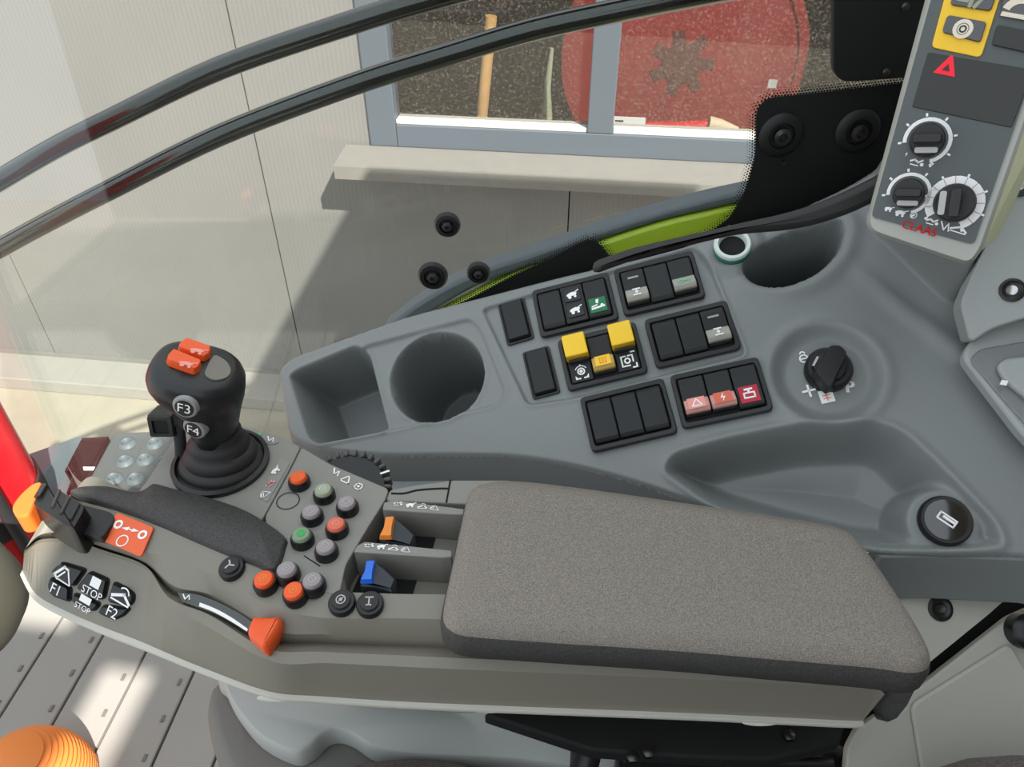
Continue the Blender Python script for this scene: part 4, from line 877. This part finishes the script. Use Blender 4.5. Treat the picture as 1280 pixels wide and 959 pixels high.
# small lever wells behind the button plate
plate_('well_floor', [(425, 738), (455, 645), (480, 624), (640, 630), (620, 748), (440, 748)], ZP-.022, .004, m_house, .002, .0005)
RAIL = [([(480, 628), (492, 625), (580, 636), (580, 643), (566, 643), (478, 637)], 'r'), ([(446, 682), (456, 677), (565, 688), (565, 696), (552, 697), (442, 690)], 'r')]
for pl, _ in RAIL:
    r_ = plate_('lever_rail', pl, ZP+.003, .025, m_plate, .001, .0008)
    x0, y0 = pl[1]; 
    for i, ic in enumerate(('head', 'harv', 'pipe2', 'pipe')): aprint(x0+6+15*i, y0+4.5+1.7*i, ic, .0055, m_white, -.05, ZP+.0036, r_, 'symbol')
for (px, py), mc, lab in (((487, 660), m_orange2, 'lever with an amber top'), ((463, 715), m_blue, 'lever with a blue top')):
    Hs = HP(ZP-.0212); sl_ = ccw([Hs.uv(px+dx, py+dy) for dx, dy in ((-22, 24), (-14, 6), (58, 10), (52, 30), (-24, 32))])
    s_ = mk('lever_slot', G().prism(sl_, -.0005, .0004, Hs.M()), m_hole, arm, smooth=0)
    Ht = HP(ZP+.004); q = ccw([Ht.uv(px+dx, py+dy) for dx, dy in ((-6, -13), (7, -14), (4, 0), (3, 12), (-14, 12), (-8, 0))])
    body_ = ccw([Ht.uv(px+dx, py+dy) for dx, dy in ((-14, 13), (-6, -15), (7, -16), (20, -6), (32, 6), (26, 20), (4, 14))])
    lv = mk('mini_lever', G().rings([[Ht.w(x, y, h) for x, y in p] for p, h in ((rnd(body_, .001), -.0245), (rnd(body_, .001), -.004), (offs(rnd(body_, .001), -.0012), -.0022))]), m_navy, arm, smooth=30, label=lab)
    mk('coloured_top', G().prism(rnd(q, .0012), -.0021, .0012, Ht.M(), offs(ccw(rnd(q, .0012)), -.0007)), mc, lv, smooth=0, bevel=.0005)
# armrest pad
Hq = HP(-.346)
crest = [(607, 607), (645, 604), (720, 612), (840, 629), (960, 647), (1044, 661), (1068, 676), (1096, 714), (1132, 770), (1151, 809), (1140, 820), (1090, 814), (960, 803), (840, 793), (700, 784), (600, 777), (572, 771), (568, 755), (578, 705), (590, 645), (597, 615)]
c2 = ccw(spl([Hq.uv(*q) for q in crest], 4)); cc_ = Hq.uv(835, 705)
g = G()
g.rings([[Hq.w(x, y, h) for x, y in offs(c2, o)] for o, h in ((.004, -.026), (.0075, -.022), (.0078, -.012), (.006, -.0055), (.003, -.0016), (-.0008, .0))]
        + [[Hq.w(cc_[0]+(x-cc_[0])*k, cc_[1]+(y-cc_[1])*k, h) for x, y in c2] for k, h in ((.96, .0007), (.85, .0009))])
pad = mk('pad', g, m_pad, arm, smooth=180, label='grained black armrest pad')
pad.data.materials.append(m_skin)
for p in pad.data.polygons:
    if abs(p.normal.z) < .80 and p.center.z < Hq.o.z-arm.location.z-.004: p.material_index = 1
# dark end cap wrapping down at the rear of the pad
ex = rows['E'][-1].x-.010
endp = [q for q in offs(c2, .0072)]
def clipx(poly, x0): return clip([Vector(a) for a in poly], lambda a: a.x >= x0, lambda a, b: a+(b-a)*((x0-a.x)/(b.x-a.x)))
xe, ye = rows['E'][-1].x, max(rows['E'][-1].y, rows['F'][-1].y)
ec = [(a.x, max(a.y, ye+.009-max(0, a.x-xe-.001)*1.1)) for a in clipx(endp, ex)]
g = G(); g.rings([[Hq.w(x, y, h) for x, y in offs(ccw(ec), o)] for o, h in ((-.005, -.079), (.0, -.076), (.003, -.066), (.004, -.05), (.003, -.035), (.0, -.02))])
mk('end_cap', g, m_skin, arm, smooth=50)
mk('inner_core', G().box((-.01, .250, Z0-.428), (.185, .305, Z0-.368)), m_black, arm, smooth=0)

# ================================================================== JOYSTICK
jb = hz(275, 580, ZP)
joy = thing('joystick', 'black multifunction joystick with two orange keys and grey F3 and F4 buttons', 'joystick', jb+Vector((0, 0, .001)))
Hj = HP(ZP+.0015)
cb = Hj.at(276, 578); rb_ = (Hj.at(334, 578)-cb).length
mk('boot_ring', G().lathe([(rb_*1.02, -.001), (rb_*1.02, .002), (rb_*.93, .003), (rb_*.90, -.0005)], 48, Matrix.Translation(cb)), m_black, joy)
ns = Vector((0, -1, 0)); PJ = Plane(cb, (0, -1, 0), (1, 0, 0))
def ringat(px, py, rx, ry, n=40, tilt=(0, 0), e=2.0):
    c = PJ.at(px, py); dep = (c-EYE).dot(Vector((0, math.cos(PITCH), -math.sin(PITCH)))); k = dep/FPX
    el = math.atan2(-(c-EYE).z, (c-EYE).y); out = []
    for i in range(n):
        a = 2*math.pi*i/n; ca, sa = math.cos(a), math.sin(a)
        x = math.copysign(abs(ca)**(2/e), ca)*rx*k; y = math.copysign(abs(sa)**(2/e), sa)*ry*k/math.sin(el)
        out.append(c+Vector((x, y, tilt[0]*x+tilt[1]*y)))
    return out
bo = [ringat(277, 583, 53, 31), ringat(277, 578, 54, 31), ringat(276, 573, 50, 29), ringat(276, 571, 44, 26), ringat(276, 565, 46, 27), ringat(275, 560, 42, 24), ringat(274, 558, 37, 22), ringat(273, 553, 39, 22), ringat(272, 548, 34, 20), ringat(271, 545, 31, 18), ringat(270, 538, 31, 18)]
mk('bellows_boot', G().rings(bo), m_rubber, joy, smooth=60)
t0 = (-.10, .0)
gr_ = [ringat(270, 548, 27, 18), ringat(269, 535, 28, 19), ringat(267, 522, 31, 21, tilt=(-.1, 0)), ringat(263, 511, 36, 23, tilt=(-.15, 0)), ringat(257, 501, 43, 26, tilt=(-.2, 0)), ringat(250, 490, 51, 28, tilt=(-.25, 0), e=2.4), ringat(247, 480, 54, 30, tilt=(-.28, 0), e=2.6), ringat(246, 470, 54, 31, tilt=(-.3, 0), e=2.7), ringat(245, 462, 51, 29.5, tilt=(-.3, 0), e=2.7), ringat(244.5, 457, 47, 27, tilt=(-.3, 0), e=2.7), ringat(244.5, 455, 42, 23, tilt=(-.3, 0), e=2.7)]
grip = mk('grip', G().rings(gr_), m_grip, joy, smooth=180)
PTp = Plane(sum(gr_[-1], Vector((0, 0, 0)))/len(gr_[-1])+Vector((0, 0, .0006)), (.3, 0, 1))
def tq(pl): return ccw([PTp.uv(*q) for q in pl])
tp = tq([(268, 443), (284, 452), (290, 464), (285, 473), (268, 477), (254, 469), (262, 452)])
mk('top_plate', G().prism(rnd(tp, .004), -.001, .0008, PTp.M()), P('grip_top_grey', 120, 115, 108, rough=.45), joy, smooth=0, bevel=.0005)
for pl in ([(222, 435), (232, 427), (265, 438), (263, 448), (255, 453), (222, 440)], [(207, 451), (216, 441), (253, 456), (250, 465), (243, 469), (209, 457)]):
    k = mk('orange_key', G().prism(rnd(tq(pl), .002), -.0005, .0045, PTp.M(), offs(rnd(tq(pl), .002), -.001)), m_orange, joy, smooth=0, bevel=.0008)
    cx_ = sum(q[0] for q in pl)/len(pl)+4; cy_ = sum(q[1] for q in pl)/len(pl)-2
    mk('symbol', print_(G(), PTp.M(*PTp.uv(cx_, cy_, .005), .0049, -.1), ICO['harv'], .0085, 0), m_pink, k, smooth=0)
for px, py, s in ((233, 507, 'F3'), (245, 534, 'F4')):
    h = hit(grip, px, py); p, n = h; n = (n+Vector((-.12, -.7, .35))*.9).normalized(); M = frame_at(p, n, (1, 0, -.25))
    b = mk('round_button', G().lathe([(.0078, -.003), (.0078, .0012), (.007, .0026), (.0058, .0030)], 30, M), P('button_grey', 150, 150, 148, rough=.4), joy, label='grey round %s button' % s)
    mk('button_face', G().lathe([(.0058, .002), (.0057, .0033), (.002, .0035)], 28, M), m_black, b)
    mk('lettering', print_(G(), M @ M_(0, 0, .0037), [('t', s, 0, 0, .0092)], 1, 0), m_white, b, smooth=0)
    if s == 'F4': pass

# ================================================================== FRONT LEFT: STEP, LAMP, RED CYLINDER, KNOB
PSx = HP(-.62)
t = thing('tread_plate', 'grey perforated step plate with raised drain holes, left of the joystick', 'step', PSx.w(*PSx.uv(165, 580), -.02))
tq_ = ccw([PSx.uv(*q) for q in ((143, 541), (232, 538), (260, 660), (120, 640), (108, 606))])
mk('plate', G().prism(rnd(tq_, .006), -.012, 0, PSx.M()), m_rubber2, t, bevel=.002)
for px, py in ((159, 555), (193, 555), (156, 577), (181, 575), (142, 599), (169, 599), (205, 578)):
    u, v = PSx.uv(px, py); mk('raised_hole', G().lathe([(.0105, .0002), (.0085, .003), (.0062, .0042), (.0048, .003), (.004, .0004)], 20, PSx.M(u, v)), m_slate, t)
PSy = HP(-.64)
t = thing('tail_lamp', 'dark maroon glossy lamp block with a small white mark beside the step plate', 'lamp', PSy.w(*PSy.uv(110, 580), -.03))
mk('lens', G().prism(rnd(ccw([PSy.uv(*q) for q in ((102, 547), (136, 545), (108, 612), (82, 616), (92, 590), (80, 589))]), .002), -.03, 0, PSy.M()), m_maroon, t, bevel=.002)
mk('white_mark', G().prism([PSy.uv(*q) for q in ((104, 584.5), (119, 584.5), (117, 588.5), (105, 588.5))], .0003, .0012, PSy.M()), m_white, t, smooth=0)
PSz = HP(-.66)
t = thing('bumper_sheet', 'slate blue flat sheet beyond the maroon lamp, beside the red cylinder', 'sheet', PSz.w(*PSz.uv(70, 580), -.03))
mk('sheet', G().prism(rnd(ccw([PSz.uv(*q) for q in ((20, 573), (97, 546), (112, 547), (82, 592), (95, 594), (84, 640), (20, 640))]), .003), -.01, 0, PSz.M()), m_slate, t, bevel=.002)
ex_ = Vector((-.567, .55, Z0-.70))
t = thing('red_cylinder', 'red cylinder with a black strap at the left edge', 'extinguisher', ex_)  # red object of unclear kind, built as a strapped cylinder
mk('cylinder', G().lathe([(.05, .001), (.065, .006), (.065, .40), (.05, .46), (.02, .48)], 48, Matrix.Translation(ex_)), m_redpaint, t)
mk('strap', G().lathe([(.0655, .080), (.0675, .081), (.0675, .108), (.0655, .109)], 48, Matrix.Translation(ex_), False, False), m_rubber, t)
mk('hose', G().tube([ex_+Vector((.0625, -.037, z)) for z in (.03, .2, .3, .4)], .006, 12), m_rubber, t)
mk('bracket_post', G().box((-.79, .53, Z0+FZ+.001), (-.76, .57, Z0-.3)).box((-.76, .54, Z0-.45), (-.63, .56, Z0-.42)), m_black, t, smooth=0, bevel=.003)
PN = Plane((0, .49, Z0), (0, -1, .3))
t = thing('clip_knob', 'small black square clip on a stalk behind the joystick', 'clip', PN.w(*PN.uv(215, 545), 0))
u, v = PN.uv(208, 528)
mk('clip_block', G().box((u-.0095, v-.008, -.012), (u+.0075, v+.008, .006), PN.M()), m_black, t, smooth=0, bevel=.0012)
mk('clip_face', G().ring(rnd(rect(.0155, .0145, u-.001, v), .001), rnd(rect(.0105, .0095, u-.001, v), .001), .0062, .0075, PN.M()), m_darksteel, t, smooth=0)
mk('stalk', G().tube([PN.at(213, 530), PN.at(224, 537), PN.at(226, 560), PN.at(228, 640)], .004, 10), m_rubber, t)

# ================================================================== FLOOR LEVEL: FOOT, POD, SEAT, DOME
t = thing('ribbed_dome', 'orange ribbed dome standing on the cab floor at the bottom left', 'ribbed dome', hz(40, 1000, FZ))
c0 = hz(52, 990, FZ); prof = []
for i in range(15):
    z = .004+i*.0055; r = .062*math.sqrt(max(.02, 1-(z/.092)**2)); prof += [(r, z), (r+.0022, z+.0016), (r+.0022, z+.0034), (r, z+.0048)]
mk('ribbed_body', G().lathe([(.058, .001)]+prof+[(.008, .091)], 40, Matrix.Translation(c0)), P('orange_rubber', 236, 138, 62, rough=.5), t, smooth=30)
cf = Vector((-.446, .36, Z0+FZ+.001))
t = thing('column_pod', 'dark olive rounded pod on a column at the left edge below the armrest tip', 'column', cf)
mk('pod_cover', G().lathe([(.03, .478), (.045, .472), (.053, .458), (.056, .435), (.053, .415), (.040, .395), (.018, .388)], 48, Matrix.Translation(cf)), P('dark_olive_plastic', 78, 76, 66, rough=.6), t)
mk('column', G().lathe([(.035, 0), (.03, .02), (.018, .03), (.016, .46), (.01, .47)], 32, Matrix.Translation(cf+Vector((-.32, .0, 0)))).box((-.32, -.012, .425), (-.03, .012, .45), Matrix.Translation(cf)), m_rubber, t)
Hd = HP(-.5655)
t = thing('pod_base', 'dark grey moulded base plate under the pale armrest pod', 'base', Hd.w(*Hd.uv(500, 920), -.06))
dp = ccw(spl([Hd.uv(*q) for q in ((262, 872), (276, 850), (330, 830), (700, 880), (790, 960), (740, 990), (340, 990), (296, 975), (272, 925))], 5))
mk('base_body', G().rings([[Hd.w(x, y, h) for x, y in offs(dp, o)] for o, h in ((.03, -.33), (.012, -.12), (.006, -.02), (.0, -.004), (-.006, 0))]), m_dgrey, t, smooth=60)
Hp = HP(-.545)
t = thing('armrest_pod', 'pale grey moulded pod carrying the armrest above the cab floor', 'bracket', Hp.w(*Hp.uv(500, 920), -.05))
pp = ccw(spl([Hp.uv(*q) for q in ((284, 842), (281, 858), (295, 886), (325, 920), (366, 940), (388, 933), (404, 917), (420, 912), (440, 918), (470, 936), (530, 945), (640, 950), (740, 962), (800, 960), (760, 900), (600, 850), (440, 820))], 4))
mk('pod_shell', G().rings([[Hp.w(x, y, h) for x, y in offs(pp, o)] for o, h in ((.001, -.019), (.001, -.012), (.0, -.004), (-.0012, -.001), (-.0022, 0))]), m_pod, t, smooth=70)
mk('support_post', G().prism(ccw([Hp.uv(*q) for q in ((420, 860), (560, 875), (600, 900), (440, 890))]), .003, .095, Hp.M()), m_pod, t, bevel=.006)
t = thing('pivot_mechanism', 'black steel pivot mechanism below the rear half of the armrest', 'mechanism', hz(860, 930, -.56))
Hm = HP(-.47)
mk('pivot_plate', G().prism(ccw([Hm.uv(*q) for q in ((604, 893), (640, 905), (740, 938), (860, 947), (960, 950), (1050, 930), (1056, 905), (1040, 860), (700, 850))]), -.012, 0, Hm.M()), m_hole, t, bevel=.002)
Hm2 = HP(-.52)
mk('cross_plate', G().prism(ccw([Hm2.uv(*q) for q in ((770, 940), (1030, 935), (1030, 1000), (770, 1010))]), -.02, 0, Hm2.M()), m_black, t, bevel=.002)
for a, b, r in (((718, 935), (716, 985), .0025), ((735, 940), (722, 990), .009), ((780, 945), (1040, 955), .004), ((1000, 915), (1050, 940), .004)):
    mk('rod', G().tube([hz(*a, -.488), hz(*b, -.495)], r, 12), m_black if r > .003 else m_rubber, t)
for px, py in ((790, 948), (810, 942), (985, 921)): mk('bolt_head', G().lathe([(.004, 0), (.004, .003), (.002, .004)], 6, Matrix.Translation(hz(px, py, -.4685))), m_darksteel, t)
def ellipsoid(c, rx, ry, rz, e=2.4, n=40, m=20):
    rs = []
    for k in range(1, m):
        b = -math.pi/2+math.pi*k/m; cb_, sb_ = math.cos(b), math.sin(b); cc = cb_**(2/e); zz = math.copysign(abs(sb_)**(2/e), sb_)
        rs.append([c+Vector((rx*cc*math.copysign(abs(math.cos(2*math.pi*i/n))**(2/e), math.cos(2*math.pi*i/n)), ry*cc*math.copysign(abs(math.sin(2*math.pi*i/n))**(2/e), math.sin(2*math.pi*i/n)), rz*zz)) for i in range(n)])
    return rs
seat = thing('driver_seat', 'brown fabric driver seat, cushion and bolster just showing along the bottom edge', 'seat', Vector((.05, -.10, Z0+FZ)))
mk('seat_cushion', G().rings(ellipsoid(Vector((-.07, .0, Z0-.555)), .145, .254, .07)), m_seat, seat, smooth=180)
mk('backrest_bolster', G().rings(ellipsoid(Vector((.30, .03, Z0-.48)), .13, .19, .075)), m_seat, seat, smooth=180)
mk('seat_pedestal', G().box((-.15, -.2, Z0+FZ+.001), (.3, .05, Z0-.60)), m_black, seat, smooth=0, bevel=.01)
